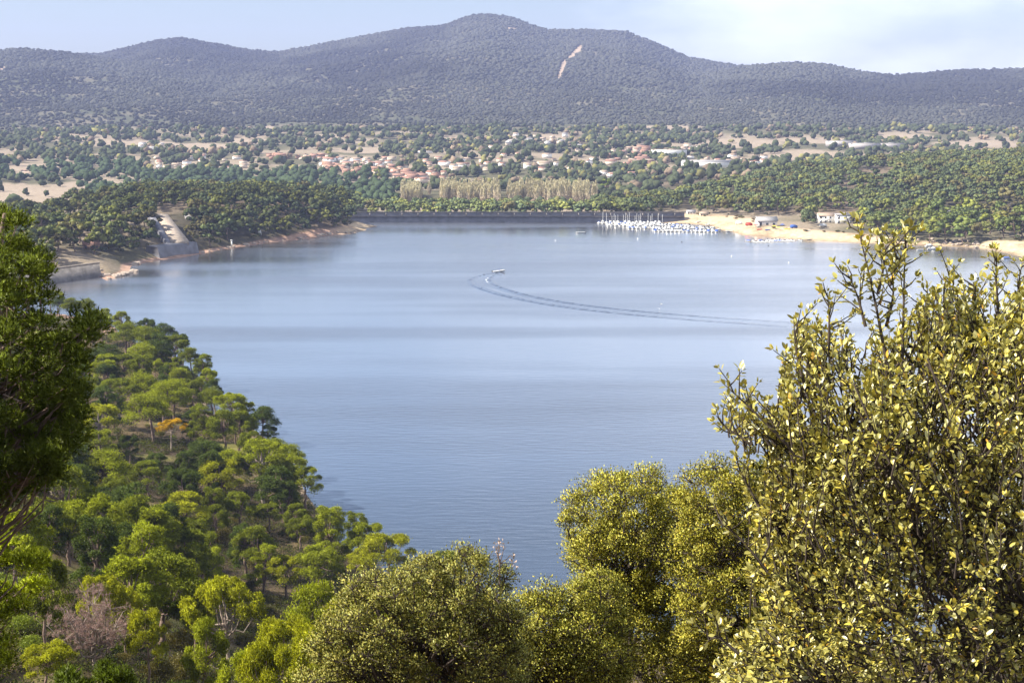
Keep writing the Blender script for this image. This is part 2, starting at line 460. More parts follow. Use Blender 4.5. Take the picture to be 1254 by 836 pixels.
# close the sheet behind the camera so that it stands on ground
PX, PY = proj(TX, TY, TZ)
nr, nc = TX.shape
def ground_colour(x, y, z, sd, px, py):
    n1 = fbm(x / 14, y / 14, 4, 21); n2 = fbm(x / 90, y / 90, 3, 25); n3 = fbm(x / 4, y / 4, 3, 28)
    def C(r, g, b): return np.array([r, g, b])
    D = y
    # near slope: brown soil, dry grass, yellow-green grass
    soil = C(0.06, 0.044, 0.03); dry = C(0.12, 0.088, 0.046); grass = C(0.15, 0.14, 0.04)
    a = sstep(0.35, 0.65, n1)[..., None]; b = sstep(0.66, 0.76, fbm(x / 22 + 3, y / 10, 4, 33))[..., None]
    near = soil * (1 - a) + dry * a; near = near * (1 - b) + grass * b
    # far land
    tan = C(0.25, 0.205, 0.15); olive = C(0.10, 0.095, 0.055); pale = C(0.36, 0.28, 0.22)
    a = sstep(0.40, 0.60, n2)[..., None]
    far = olive * (1 - a) + tan * a
    f = field_mask(px, py)[..., None] * (D > 1150)[..., None]
    far = far * (1 - f) + (tan * 0.75 + pale * 0.25) * (0.85 + 0.3 * n3[..., None]) * f
    fm = sstep(2350, 2800, D)[..., None] * (1 - f)
    scrub = C(0.075, 0.08, 0.05) * (1 - a) + C(0.125, 0.115, 0.08) * a
    far = far * (1 - fm) + scrub * fm
    bm = (bare_mask(px, py) & (D > 2600))[..., None]
    far = np.where(bm, C(0.34, 0.26, 0.19), far)
    hilly = ((sstep(740, 830, px) * (sd > 90) * (1 - sstep(1500, 1700, D))) + (1 - sstep(420, 450, px)) * (sd > 4) * (1 - sstep(1090, 1200, D)) * (0.45 + 0.55 * sstep(170, 210, px)))[..., None] * 0.75
    far = far * (1 - hilly) + (C(0.055, 0.047, 0.03) * (1 - a) + C(0.12, 0.09, 0.06) * a) * hilly
    w = sstep(470, 640, D)[..., None]
    col = near * (1 - w) + far * w
    # shore: sand on the right side, reddish rock and sand on the left
    sandw = np.interp(px, [300, 430, 466, 476, 740, 800, 830, 900, 1000, 1060, 1100, 1200, 1215, 1260], [6, 16, 26, 2, 2, 38, 50, 50, 38, 26, 10, 8, 28, 42]) * (0.75 + 0.5 * n1)
    s = (1 - sstep(sandw * 0.7, sandw, sd))[..., None] * (D > 470)[..., None] * (sd > -60)[..., None]
    sand = (C(0.50, 0.385, 0.25) * (1 - 0.55 * sstep(0.52, 0.66, n1)[..., None]) + C(0.24, 0.17, 0.11) * 0.55 * sstep(0.52, 0.66, n1)[..., None]) * (0.8 + 0.4 * n3[..., None])
    sand = sand * (0.62 + 0.38 * sstep(1.0, 6.0, sd))[..., None]
    redrock = C(0.34, 0.22, 0.16) * (0.7 + 0.6 * n3[..., None])
    lw = (1 - sstep(470, 720, px))[..., None] * (1 - sstep(395, 440, px)[..., None] * (n1[..., None] > 0.0))
    bc = sand * (1 - lw) + redrock * lw
    col = col * (1 - s) + bc * s
    s2 = (1 - sstep(1.5, 4, sd))[..., None] * (D < 470)[..., None]
    col = col * (1 - s2) + C(0.20, 0.155, 0.11) * s2
    return col
COL = ground_colour(TX, TY, TZ, SD, PX, PY)
V = np.stack([TX, TY, TZ], -1).reshape(-1, 3)
idx = np.arange(nr * nc).reshape(nr, nc)
Q = np.stack([idx[:-1, :-1], idx[:-1, 1:], idx[1:, 1:], idx[1:, :-1]], -1).reshape(-1, 4)
g = obj('ground', mesh_np('ground', V, [Q], M['ground'], COL.reshape(-1, 3), True))
tag(g, 'hilly dry ground rising from the lake shores to the wooded mountain', None, None, 'structure')
# flat ground under and behind the viewpoint
mb = MB(); gx = np.linspace(-120, 120, 41); gy = np.linspace(-90, 1.5, 20); GX, GY = np.meshgrid(gx, gy)
GZ = 78.3 - 0.0 * GX - 0.35 + 0.4 * (fbm(GX / 12, GY / 12, 3, 3) - .5)
GZ[-1] = hgt(GX[-1], np.full(41, 1.5))
gi = np.arange(GX.size).reshape(GX.shape)
mb.add(np.stack([GX, GY, GZ], -1).reshape(-1, 3), np.stack([gi[:-1, :-1], gi[:-1, 1:], gi[1:, 1:], gi[1:, :-1]], -1).reshape(-1, 4))
sh = mb.mesh('viewpoint_ground', M['ground'], True, np.array([0.2, 0.16, 0.09])); tag(obj('hill', sh), 'dry ground of the viewpoint hill behind the bushes', None, None, 'structure')

# water sheet: the lake outline pushed outwards under the banks
n = len(LAKE)
e = np.roll(LAKE, -1, 0) - np.roll(LAKE, 1, 0)
nm = np.stack([e[:, 1], -e[:, 0]], 1); nm /= np.linalg.norm(nm, axis=1, keepdims=True)
if lake_sd(LAKE[:, 0] + nm[:, 0], LAKE[:, 1] + nm[:, 1]).mean() < 0: nm = -nm
WP = LAKE + nm * 5.0
mb = MB(); mb.prism(WP, -0.02, 0.0)
import bmesh
bmw = bmesh.new()
vs = [bmw.verts.new((x, y, 0)) for x, y in WP]
bmw.faces.new(vs); bmesh.ops.triangulate(bmw, faces=bmw.faces[:])
me = bpy.data.meshes.new('lake_water'); bmw.to_mesh(me); bmw.free(); me.materials.append(M['water'])
if me.polygons[0].normal.z < 0: me.flip_normals()
tag(obj('water', me), 'calm blue reservoir water with pale ruffled streaks', None, None, 'structure')

# ------------------------------------------------------------------ foliage builders
ico = np.array([(0, -0.5257, 0.8507), (0, 0.5257, 0.8507), (0, -0.5257, -0.8507), (0, 0.5257, -0.8507), (-0.5257, 0.8507, 0), (0.5257, 0.8507, 0), (-0.5257, -0.8507, 0), (0.5257, -0.8507, 0),
                (0.8507, 0, 0.5257), (0.8507, 0, -0.5257), (-0.8507, 0, 0.5257), (-0.8507, 0, -0.5257)])
def ico_faces():
    f = []
    d0 = 1.0515
    for i in range(12):
        for j in range(i + 1, 12):
            for k in range(j + 1, 12):
                if all(abs(np.linalg.norm(ico[a] - ico[b]) - d0) < 0.05 for a, b in ((i, j), (j, k), (i, k))):
                    nrm = np.cross(ico[j] - ico[i], ico[k] - ico[i])
                    f.append((i, j, k) if nrm @ ico[i] > 0 else (i, k, j))
    return np.array(f)
IF = ico_faces()
def blobs(P, R, Hh, jit=0.22):
    """one jittered crown blob per point; R radius, Hh height"""
    n_ = len(P)
    U = ico[None] * (1 + rng.normal(0, jit, (n_, 12, 1)))
    a = rng.uniform(0, 6.28, n_); ca, sa = np.cos(a)[:, None], np.sin(a)[:, None]
    X = (U[..., 0] * ca - U[..., 1] * sa) * R[:, None]; Y = (U[..., 0] * sa + U[..., 1] * ca) * R[:, None]; Z = U[..., 2] * Hh[:, None] * 0.5 + Hh[:, None] * 0.5
    V_ = np.stack([X + P[:, 0, None], Y + P[:, 1, None], Z + P[:, 2, None]], -1).reshape(-1, 3)
    F_ = (IF[None] + (np.arange(n_) * 12)[:, None, None]).reshape(-1, 3)
    return V_, F_
def usph(n, r=None):
    v = (r or rng).normal(size=(n, 3)); return v / (np.linalg.norm(v, axis=1, keepdims=True) + 1e-9)
def norm(v): return v / (np.linalg.norm(v, axis=-1, keepdims=True) + 1e-9)
def tufts(C, Nrm, k, Ln, Wd, spread):
    n = len(C); C = np.repeat(C, k, 0); Nn = np.repeat(Nrm, k, 0)
    d = norm(Nn + spread * usph(n * k)); s = norm(np.cross(d, usph(n * k)))
    Lr = Ln * rng.uniform(0.6, 1.15, (n * k, 1)); W = Wd * rng.uniform(0.7, 1.2, (n * k, 1))
    V = np.stack([C - s * W * 0.5 - d * Lr * 0.25, C + s * W * 0.5 - d * Lr * 0.25, C + d * Lr * 0.75], 1)
    return V.reshape(-1, 3), np.arange(3 * n * k).reshape(-1, 3)
def diamonds(C, d, Ln, Wd, nrm=None):
    n = len(C); s = norm(np.cross(d, usph(n) if nrm is None else nrm + 0.5 * usph(n)))
    Lr = Ln * rng.uniform(0.7, 1.2, (n, 1)); W = Wd * rng.uniform(0.75, 1.2, (n, 1))
    V = np.stack([C, C + d * Lr * 0.5 + s * W * 0.5, C + d * Lr, C + d * Lr * 0.5 - s * W * 0.5], 1)
    return V.reshape(-1, 3), np.arange(4 * n).reshape(-1, 4)
def clump_pts(cen, rad, n, up=0.25, shell=0.55, flat=0.75):
    """n points per clump near its surface, more of them on the upper side"""
    k = len(cen)
    u = usph(k * n); u[:, 2] = np.where((u[:, 2] < 0) & (rng.random(k * n) < up * 2), -u[:, 2], u[:, 2])
    r = (shell + (1 - shell) * rng.random((k * n, 1))) * (1 + 0.16 * rng.normal(size=(k * n, 1)) * (rng.random((k * n, 1)) < 0.35))
    R = np.repeat(rad, n)[:, None]
    P = np.repeat(cen, n, 0) + u * r * R * np.array([1, 1, flat])
    return P, u
def limb(mb, a, b, r0, r1, sag=0.12, k=6, n=5, wob=0.06):
    a = np.asarray(a, float); b = np.asarray(b, float); t = np.linspace(0, 1, k)[:, None]
    L_ = np.linalg.norm(b - a)
    P = a + (b - a) * t
    P[:, 2] += -np.sin(t[:, 0] * np.pi) * sag * L_
    P[1:-1] += rng.normal(0, wob * L_ * 0.35, (k - 2, 3))
    mb.tube(P, r0 + (r1 - r0) * t[:, 0] ** 0.8, n)
    return P

def pine_proto(style, nt, Ln, Wd, k, hgt_=8.0, rad=3.6, ncl=34, spread=0.9, far_=False):
    """unit pine: height hgt_, crown radius rad. returns (trunk mesh, crown mesh)"""
    cen = []; cr = []
    if style == 'umbrella':
        for i in range(ncl):
            r = rad * 0.86 * math.sqrt((i + 0.5) / ncl) * rng.uniform(0.85, 1.1); a = i * 2.4 + rng.normal(0, 0.3)
            z = hgt_ - 0.8 - 3.2 * (r / rad) ** 2 * hgt_ / 8 - abs(rng.normal(0, 0.9))
            cen.append((r * math.cos(a), r * math.sin(a), z)); cr.append(rng.uniform(0.75, 1.2) * rad / 3.6)
        for i in range(ncl // 2):
            r = rad * rng.uniform(0.2, 0.75); a = rng.uniform(0, 6.28)
            cen.append((r * math.cos(a), r * math.sin(a), hgt_ - rng.uniform(2.0, 3.2))); cr.append(rng.uniform(0.4, 0.75) * rad / 3.6)
    elif style == 'round':
        for i in range(ncl):
            u = usph(1)[0]; u[2] = u[2] if u[2] > -0.35 else -u[2]
            r = rad * rng.uniform(0.62, 0.86)
            cen.append((u[0] * r, u[1] * r, hgt_ * 0.54 + u[2] * hgt_ * 0.35)); cr.append(rng.uniform(0.6, 1.0) * rad / 3.2)
    elif style == 'tall':
        for i in range(ncl):
            t = (i + 0.5) / ncl; z = hgt_ * (0.26 + 0.66 * t)
            w = rad * (0.35 + 0.75 * math.sin(math.pi * min(1, 0.25 + t * 0.72))) * rng.uniform(0.35, 0.95); a = i * 2.4 + rng.normal(0, 0.4)
            cen.append((w * math.cos(a), w * math.sin(a), z)); cr.append(rng.uniform(0.5, 0.9) * rad / 2.8)
    elif style == 'open':         # gaps between separate pads, limbs showing
        for i in range(ncl):
            r = rad * rng.uniform(0.25, 0.95); a = i * 2.4 + rng.normal(0, 0.25)
            z = hgt_ - 0.7 - 2.6 * (r / rad) ** 1.6 * rng.uniform(0.3, 1.1)
            cen.append((r * math.cos(a), r * math.sin(a), z)); cr.append(rng.uniform(0.5, 0.85) * rad / 3.6)
    cen = np.array(cen); cr = np.array(cr)
    lean = rng.normal(0, 0.35, 2)
    cen[:, 0] += lean[0]; cen[:, 1] += lean[1]
    P, U = clump_pts(cen, cr, max(8, nt // len(cen)), up=0.32, shell=0.45, flat=0.85)
    V1, T1 = tufts(P, norm(U + np.array([0, 0, 0.55])), k, Ln, Wd, spread)
    cb = 0.78 + 0.44 * rng.random(len(cen)); per = max(8, nt // len(cen)) * k * 3
    base = np.repeat(cb, per)[:, None]
    tri = np.repeat(rng.uniform(0.75, 1.3, (len(V1) // 3, 1)), 3, 0)
    hue = np.repeat(rng.random((len(V1) // 3, 1)), 3, 0)
    tint = base * tri * (np.array([1.0, 1.0, 1.0]) * (1 - hue * 0.35) + np.array([1.35, 1.12, 0.6]) * hue * 0.35)
    vn = np.repeat(np.repeat(norm(U * np.array([1, 1, 1.2])), k, 0), 3, 0)
    if far_:
        Vb, Fb = blobs(cen, cr * 1.0, cr * 1.5, 0.16); Vb[:, 2] -= np.repeat(cr * 0.75, 12)
        cbb = np.repeat(cb, 12)[:, None] * np.ones((1, 3))
        V1 = np.concatenate([V1, Vb]); tint = np.concatenate([tint, cbb]); T1 = np.concatenate([T1, Fb + len(vn)]); vn = np.concatenate([vn, norm(Vb - np.repeat(cen, 12, 0))])
    crown = mesh_np('pine_crown', V1, [T1], M['needle'], tint, False, norm(vn * (0.7 if far_ else 0.5) + (0.35 if far_ else 0.85) * np.repeat(usph(len(vn) // 3 + 1), 3, 0)[:len(vn)]))
    mb = MB()
    fork = np.array([lean[0] * 0.5, lean[1] * 0.5, hgt_ * (0.45 if style in ('umbrella', 'open') else 0.35)])
    tr = 0.028 * hgt_
    t = np.linspace(0, 1, 6)[:, None]
    TP = np.array([0, 0, -0.4]) * (1 - t) + fork * t; TP[1:-1, :2] += rng.normal(0, 0.09, (4, 2))
    mb.tube(TP, np.linspace(tr, tr * 0.72, 6), 8)
    top = np.array([lean[0], lean[1], hgt_ * 0.8])
    limb(mb, fork, top, tr * 0.66, tr * 0.2, 0.0, 5, 6)
    for c_ in cen[rng.permutation(len(cen))[:max(8, int(len(cen) * 0.6))]]:
        s_ = rng.uniform(0, 0.6); a0 = fork * (1 - s_) + top * s_
        limb(mb, a0, c_, tr * 0.30, 0.03, 0.10, 5, 4, 0.08)
    if style in ('open', 'umbrella'):
        for i in range(4):        # dead side branches
            a = rng.uniform(0, 6.28); z0 = hgt_ * rng.uniform(0.25, 0.45); l_ = rng.uniform(1.0, 2.2)
            limb(mb, (fork[0] * z0 / fork[2], fork[1] * z0 / fork[2], z0), (math.cos(a) * l_, math.sin(a) * l_, z0 + rng.uniform(-0.2, 0.6)), 0.05, 0.012, 0.05, 5, 4, 0.15)
    trunk = mb.mesh('pine_trunk', M['bark_pale'] if style == 'open' else M['bark'], True)
    return trunk, crown, hgt_, rad

def shrub_proto(nl, Ln, Wd, rad=1.5, h=1.9, ncl=16, mat=None):
    cen = []; cr = []
    for i in range(ncl):
        u = usph(1)[0]; u[2] = abs(u[2])
        r = rng.uniform(0.35, 0.8)
        cen.append((u[0] * rad * r, u[1] * rad * r, h * 0.34 + u[2] * h * 0.45 * r)); cr.append(rng.uniform(0.26, 0.45) * rad)
    cen = np.array(cen); cr = np.array(cr)
    P, U = clump_pts(cen, cr, nl // ncl, 0.2, 0.4, 0.9)
    V1, F1 = diamonds(P, norm(U + 0.9 * usph(len(U)) + np.array([0, 0, 0.3])), Ln, Wd)
    tri = np.repeat(rng.uniform(0.7, 1.35, (len(V1) // 4, 1)), 4, 0); cb = np.repeat(0.8 + 0.4 * rng.random(ncl), len(V1) // ncl)
    tint = tri * cb[:len(V1), None] * np.array([1, 1, 1])
    crown = mesh_np('shrub_crown', V1, [F1], mat or M['leaf'], tint)
    mb = MB()
    for c_ in cen[:9]: limb(mb, (rng.normal(0, 0.08), rng.normal(0, 0.08), -0.2), c_, 0.05, 0.012, -0.04, 5, 4, 0.08)
    return mb.mesh('shrub_stem', M['bark_dark'], True), crown, h, rad

def plant(name, proto, loc, sx, sz, rz, colour, label, cat, group, crown_name='crown', stem_name='trunk'):
    e_ = empty(name, loc, rz, label, cat, group)
    e_.scale = (sx, sx, sz)
    a = obj(stem_name, proto[0], e_); b = obj(crown_name, proto[1], e_)
    b.color = (*colour, 1)
    return e_

ORD = ['first', 'second', 'third', 'fourth', 'fifth', 'sixth', 'seventh', 'eighth', 'ninth', 'tenth', 'eleventh', 'twelfth', 'thirteenth', 'fourteenth', 'fifteenth', 'sixteenth',
       'seventeenth', 'eighteenth', 'nineteenth']
TENS = {2: ('twentieth', 'twenty'), 3: ('thirtieth', 'thirty'), 4: ('fortieth', 'forty'), 5: ('fiftieth', 'fifty'), 6: ('sixtieth', 'sixty'), 7: ('seventieth', 'seventy')}
def nth(i):                       # 0-based
    n_ = i + 1
    if n_ < 20: return ORD[n_ - 1]
    a, b = divmod(n_, 10)
    return TENS[a][0] if b == 0 else TENS[a][1] + '-' + ORD[b - 1]

def march(px, py, h, D0=25, D1=1500):
    """distance at which a thing of height h whose top shows at the pixel stands on the ground"""
    D = np.geomspace(D0, D1, 900)
    P = S(px, py, D)
    z = hgt(P[0], P[1])
    ok = (P[2] - z) <= h
    if not ok.any(): return None
    i = int(np.argmax(ok))
    return P[0][i], P[1][i], float(z[i])

def fit_tree(px, py, w, asp, D0=72, D1=700, h0=3.0, h1=15.0):
    """where a tree with this crown top and width stands so that its height suits its width"""
    D = np.geomspace(D0, D1, 500); P_ = S(px, py, D); sd = lake_sd(P_[0], P_[1]); z = hgt(P_[0], P_[1], sd); h_ = P_[2] - z
    c = np.abs(np.log(np.maximum(h_, 0.01) / (asp * w * D / F))) + 100 * ((h_ < h0) | (h_ > h1) | (sd < 1.5)) + 0.3 * np.log(D / D0) * 0.2
    i = int(np.argmin(c))
    return None if c[i] > 50 else (P_[0][i], P_[1][i], float(z[i]), float(h_[i]))
# ------------------------------------------------------------------ pines and shrubs of the near slope
protoN = [pine_proto(a_, 9500, 0.20, 0.055, 5, h_, r_, n_, 1.3) for a_, h_, r_, n_ in (('umbrella', 8, 3.4, 34), ('round', 8, 2.9, 32), ('tall', 9, 2.6, 34), ('open', 8, 3.7, 30), ('umbrella', 8, 3.3, 40), ('round', 8, 3.2, 26))]
protoS = [shrub_proto(4200, 0.13, 0.075, 1.5, 1.9), shrub_proto(4200, 0.12, 0.07, 1.4, 2.3, 20), shrub_proto(3600, 0.14, 0.07, 1.7, 1.7, 14)]
BR = (1.4, 1.4, 1.1); MD = (0.9, 0.93, 1.0); DK = (0.40, 0.50, 1.3); OR = (2.8, 1.5, 0.8); YG = (1.75, 1.6, 1.0)
NEAR = [  # crown top x, y, crown width in px, proto, tint, height
    (95, 343, 55, 4, DK, 7.5), (112, 376, 46, 0, DK, 7), (152, 391, 52, 4, MD, 7.5), (180, 396, 50, 0, MD, 8), (213, 407, 44, 1, MD, 7.5), (197, 404, 36, 2, DK, 8),
    (246, 431, 34, 2, MD, 8.5), (228, 446, 36, 1, DK, 7), (262, 462, 28, 1, DK, 6), (283, 478, 54, 3, BR, 8), (306, 507, 34, 5, DK, 6), (325, 518, 30, 1, DK, 5.5),
    (197, 462, 64, 4, BR, 8), (168, 452, 58, 0, BR, 8.5), (186, 476, 70, 4, BR, 7.5), (150, 430, 50, 1, MD, 8), (120, 490, 74, 3, YG, 8.5), (208, 511, 42, 3, OR, 8),
    (250, 492, 46, 2, MD, 8), (232, 498, 30, 2, DK, 8), (272, 556, 70, 5, YG, 7), (318, 536, 86, 3, BR, 8), (348, 540, 52, 0, BR, 8), (345, 592, 46, 5, BR, 5), (282, 548, 60, 1, BR, 7),
    (232, 596, 72, 1, YG, 8.5), (262, 592, 46, 2, MD, 8), (296, 598, 58, 1, MD, 9), (330, 612, 44, 5, MD, 7), (404, 613, 62, 2, BR, 8.5), (438, 622, 46, 2, MD, 8), (366, 628, 50, 5, MD, 7), (478, 646, 92, 5, YG, 7.5),
    (448, 668, 50, 1, YG, 6), (216, 676, 88, 4, YG, 6.5), (322, 664, 46, 2, BR, 7), (350, 676, 60, 5, YG, 7), (278, 700, 116, 3, YG, 9.5), (352, 734, 84, 5, YG, 7.5), (398, 740, 74, 5, YG, 7),
    (128, 692, 60, 5, YG, 4), (108, 700, 50, 1, YG, 4), (150, 706, 40, 5, YG, 3.5), (52, 780, 84, 5, YG, 4.5), (44, 662, 70, 1, MD, 6.5), (62, 560, 60, 3, DK, 8), (30, 536, 60, 2, DK, 8),
    (132, 590, 60, 5, DK, 5.0), (160, 596, 70, 2, DK, 7), (180, 560, 50, 1, MD, 7), (224, 548, 44, 2, DK, 7), (252, 548, 50, 2, DK, 7), (130, 470, 46, 2, DK, 8), (96, 462, 50, 1, DK, 8),
    (110, 430, 40, 1, DK, 7), (300, 640, 50, 2, DK, 7), (410, 690, 50, 5, DK, 6), (180, 770, 44, 5, DK, 4), (110, 520, 40, 1, DK, 7), (210, 440, 34, 5, MD, 7), (175, 430, 40, 2, MD, 8), (330, 768, 92, 5, YG, 8), (245, 748, 70, 1, BR, 8), (425, 702, 84, 5, YG, 8), (372, 698, 84, 4, BR, 8), (180, 732, 62, 5, YG, 8), (232, 700, 60, 1, MD, 8), (300, 788, 70, 1, BR, 8)]
DFIX = {(330, 768): 70, (245, 748): 93, (425, 702): 96, (372, 698): 112, (180, 732): 96, (232, 700): 122, (300, 788): 72, (352, 734): 80, (398, 740): 76, (278, 700): 112, (44, 662): 90, (108, 700): 100, (150, 706): 104, (128, 692): 102}
near_rows = []
used = []
for (cx, ty, wp, pi_, tn, hh) in NEAR:
    if (cx, ty) in DFIX:
        D_ = DFIX[(cx, ty)]; q = S(cx, ty, D_); z_ = float(hgt(q[0], q[1])); r_ = (float(q[0]), D_, z_, max(2.0, float(q[2]) - z_))
    else: r_ = fit_tree(cx, ty, wp, 1.0 if pi_ != 2 else 1.45)
    if r_ is None: continue
    hh = r_[3]; r_ = r_[:3]
    x, y, z = r_
    if y > 600: continue
    pr = protoN[pi_]; sx = (wp * y / F) / (2.15 * pr[3]); sz = hh / (pr[2] + 0.1)
    sx = min(max(sx, 0.55 * sz), 1.3 * sz)
    near_rows.append((cx, ty, x, y, z, sx, sz, pi_, tn)); used.append((x, y, sx * pr[3]))
print('NEARROWS', [(r[0], r[1], round(r[3]), round(r[4], 1), round(r[5], 2)) for r in near_rows[::4]])
# a fringe of pines standing along the near waterline
last = None
for (lx, ly) in LAKE:
    if not (205 < ly < 575 and lx < -8 and proj(lx, ly, 0)[0] > 60): continue
    if last is not None and math.hypot(lx - last[0], ly - last[1]) < 9.5: continue
    last = (lx, ly)
    for off in (2.5, 9.0):
        best = None
        for a_ in np.linspace(0, 6.28, 16):
            q = (lx + math.cos(a_) * off, ly + math.sin(a_) * off); d_ = float(lake_sd(q[0], q[1]))
            if best is None or d_ > best[0]: best = (d_, q)
        x, y = best[1]; x += rng.normal(0, 0.8); y += rng.normal(0, 1.5)
        if best[0] < 1 or any((x - a) ** 2 + (y - b) ** 2 < (c * 0.35 + 1.0) ** 2 for a, b, c in used): continue
        hh = rng.uniform(6.5, 11); pi_ = int(rng.choice([0, 1, 1, 4, 5, 5])); pr = protoN[pi_]; sz = hh / pr[2]; sx = sz * rng.uniform(0.85, 1.15); z = float(hgt(x, y)); qx, qy = proj(x, y, z + hh)
        near_rows.append((qx, qy, x, y, z, sx, sz, pi_, [MD, DK, BR, MD][int(rng.integers(0, 4))])); used.append((x, y, sx * pr[3]))
print('FRINGE', len(near_rows))
# more pines scattered over the slope
cand = 0
for tries in range(14000):
    if cand >= 125: break
    y = rng.uniform(75, 600); px = rng.uniform(-140, 640); x = (px - 627) / F * (y * ct + 10)
    sd = float(lake_sd(x, y))
    if sd < 3: continue
    z = float(hgt(x, y)); hh = rng.uniform(7.5, 12.5)
    qx, qy = proj(x, y, z + hh)
    if qy > 850 or (y < 110 and px < 240) or y > 560: continue
    lim = np.interp(qx, [-200, 150, 200, 250, 300, 340, 372, 420, 480, 560, 700], [340, 388, 402, 440, 490, 535, 600, 630, 655, 720, 800])
    if qy < lim + 6: continue
    if any((x - a) ** 2 + (y - b) ** 2 < (c * 0.5 + 1.2) ** 2 for a, b, c in used): continue
    if 390 < qx < 480 and qy < 700: continue
    if abs(qx - 208) < 42 and 492 < qy < 548: continue
    if (200 < qx < 420 and qy > 680) or (40 < qx < 200 and qy > 700): continue
    pi_ = int(rng.choice([0, 1, 1, 1, 2, 2, 2, 3, 4, 5, 5, 5])); pr = protoN[pi_]
    sz = hh / pr[2]; sx = sz * rng.uniform(0.85, 1.2)
    tn = [MD, DK, BR, MD, DK][int(rng.integers(0, 5))]
    near_rows.append((qx, qy, x, y, z, sx, sz, pi_, tn)); used.append((x, y, sx * pr[3])); cand += 1
def toneword(tn): return {BR: 'bright green', MD: 'mid green', DK: 'dark green', OR: 'orange browned', YG: 'yellow-green'}[tn]
def shapeword(pi_): return ['flat-topped', 'rounded', 'tall narrow', 'open-limbed', 'broad domed', 'bushy'][pi_]
def rowname(y):
    return ('the lowest row' if y < 125 else 'the second row up' if y < 170 else 'the third row up' if y < 220 else 'the fourth row up' if y < 275 else
            'the fifth row up' if y < 340 else 'the sixth row up' if y < 410 else 'the farthest row')
rows = {}
for r_ in near_rows: rows.setdefault(rowname(r_[3]), []).append(r_)
n_pine = 0
for rn, lst in rows.items():
    lst.sort(key=lambda r: r[0])
    for i, (qx, qy, x, y, z, sx, sz, pi_, tn) in enumerate(lst):
        if tn == OR: lab = 'pine with orange browned crown and pale forked trunk on the near left slope'
        else: lab = '%s %s pine, %s from left in %s of the slope' % (toneword(tn), shapeword(pi_), nth(i), rn)
        j = 0.93 + 0.14 * random.random()
        plant('pine_tree', protoN[pi_], (x, y, z), sx, sz, rng.uniform(0, 6.28), tuple(c * j for c in tn), lab, 'pine tree', 'pines on the near lakeside slope')
        n_pine += 1
print('NEARPINES', n_pine)

# shrubs of the near slope
srows = []
SH = [(130, 572, 50, 2), (85, 622, 60, 1), (150, 640, 56, 0), (122, 652, 30, 3), (60, 600, 50, 2), (180, 650, 50, 2), (200, 716, 60, 2), (240, 735, 50, 0), (162, 606, 40, 2), (105, 595, 36, 3), (50, 575, 40, 2), (170, 700, 40, 0), (275, 640, 40, 2), (225, 760, 60, 2), (190, 800, 60, 0), (145, 768, 50, 3)]
STN = [(0.9, 0.75, 0.85), (1.3, 1.15, 0.8), (1.15, 0.92, 1.0), (1.5, 1.8, 0.7), (0.6, 0.55, 0.6)]
for cx, ty, wp, tn in SH:
    r_ = fit_tree(cx, ty, wp, 0.75, 72, 400, 1.0, 5.0)
    if r_ is None: continue
    x, y, z, hh = r_
    srows.append([cx, ty, x, y, z, (wp * y / F) / 3.2, hh / 2.1, int(rng.integers(0, 3)), tn])
cnt = 0
for tries in range(9000):
    if cnt >= 260: break
    y = rng.uniform(45, 420) if tries % 3 else rng.uniform(45, 200); px = rng.uniform(-140, 640); x = (px - 627) / F * (y * ct + 10)
    sd = float(lake_sd(x, y))
    if sd < 2.5: continue
    z = float(hgt(x, y)); sc_ = rng.uniform(0.5, 1.25)
    qx, qy = proj(x, y, z + 2 * sc_)
    if qy > 860 or not (-60 < qx < 600): continue
    if fbm(np.array(x / 22 + 3), np.array(y / 10), 4, 33) > 0.60: continue
    if any((x - a[2]) ** 2 + (y - a[3]) ** 2 < (1.3 * (sc_ + a[5])) ** 2 for a in srows): continue
    srows.append([qx, qy, x, y, z, sc_, sc_ * rng.uniform(0.8, 1.2), int(rng.integers(0, 3)), int(rng.integers(0, 5))]); cnt += 1
rows = {}
for r_ in srows: rows.setdefault(rowname(r_[3]), []).append(r_)
TW = ['dull green', 'olive', 'grey-green', 'bright green', 'dark']
for rn, lst in rows.items():
    lst.sort(key=lambda r: r[0])
    for i, (qx, qy, x, y, z, sx, sz, pi_, tn) in enumerate(lst):
        plant('shrub', protoS[pi_], (x, y, z), sx, sz, rng.uniform(0, 6.28), STN[tn], '%s shrub, %s from left in %s of the slope' % (TW[tn], nth(i), rn), 'shrub',
              'shrubs between the pines of the near slope', 'foliage', 'stem')
print('SHRUBS', len(srows))

# low undergrowth covering the near slope
nU = 19000
yy = np.where(rng.random(nU * 2) < 0.5, np.sqrt(rng.uniform(60 ** 2, 540 ** 2, nU * 2)), rng.uniform(60, 330, nU * 2)); pxx = rng.uniform(-160, 640, nU * 2); xx = (pxx - 627) / F * (yy * ct + 10)
sdu = lake_sd(xx, yy); zu = hgt(xx, yy, sdu)
ku = (sdu > 0.6) & (fbm(xx / 22 + 3, yy / 10, 4, 33) < 0.68) & (rng.random(len(xx)) < 0.25 + 0.75 * sstep(0.35, 0.5, fbm(xx / 9, yy / 9, 3, 77)))
C_ = np.stack([xx, yy, zu], 1)[ku]
Pu, Uu = clump_pts(C_, (0.5 + 2.0 * rng.random(len(C_)) ** 1.7) * np.interp(C_[:, 1], [60, 250], [0.55, 1.0]), 46, 0.5, 0.3, 0.85)
Vu, Fu = diamonds(Pu, norm(Uu + 0.8 * usph(len(Uu)) + np.array([0, 0, 0.3])), 0.12 + 0.0005 * Pu[:, 1:2], 0.07 + 0.0002 * Pu[:, 1:2])
cu = np.array([[0.07, 0.085, 0.02], [0.08, 0.072, 0.032], [0.11, 0.125, 0.02], [0.04, 0.05, 0.018]])[rng.integers(0, 4, len(C_))]
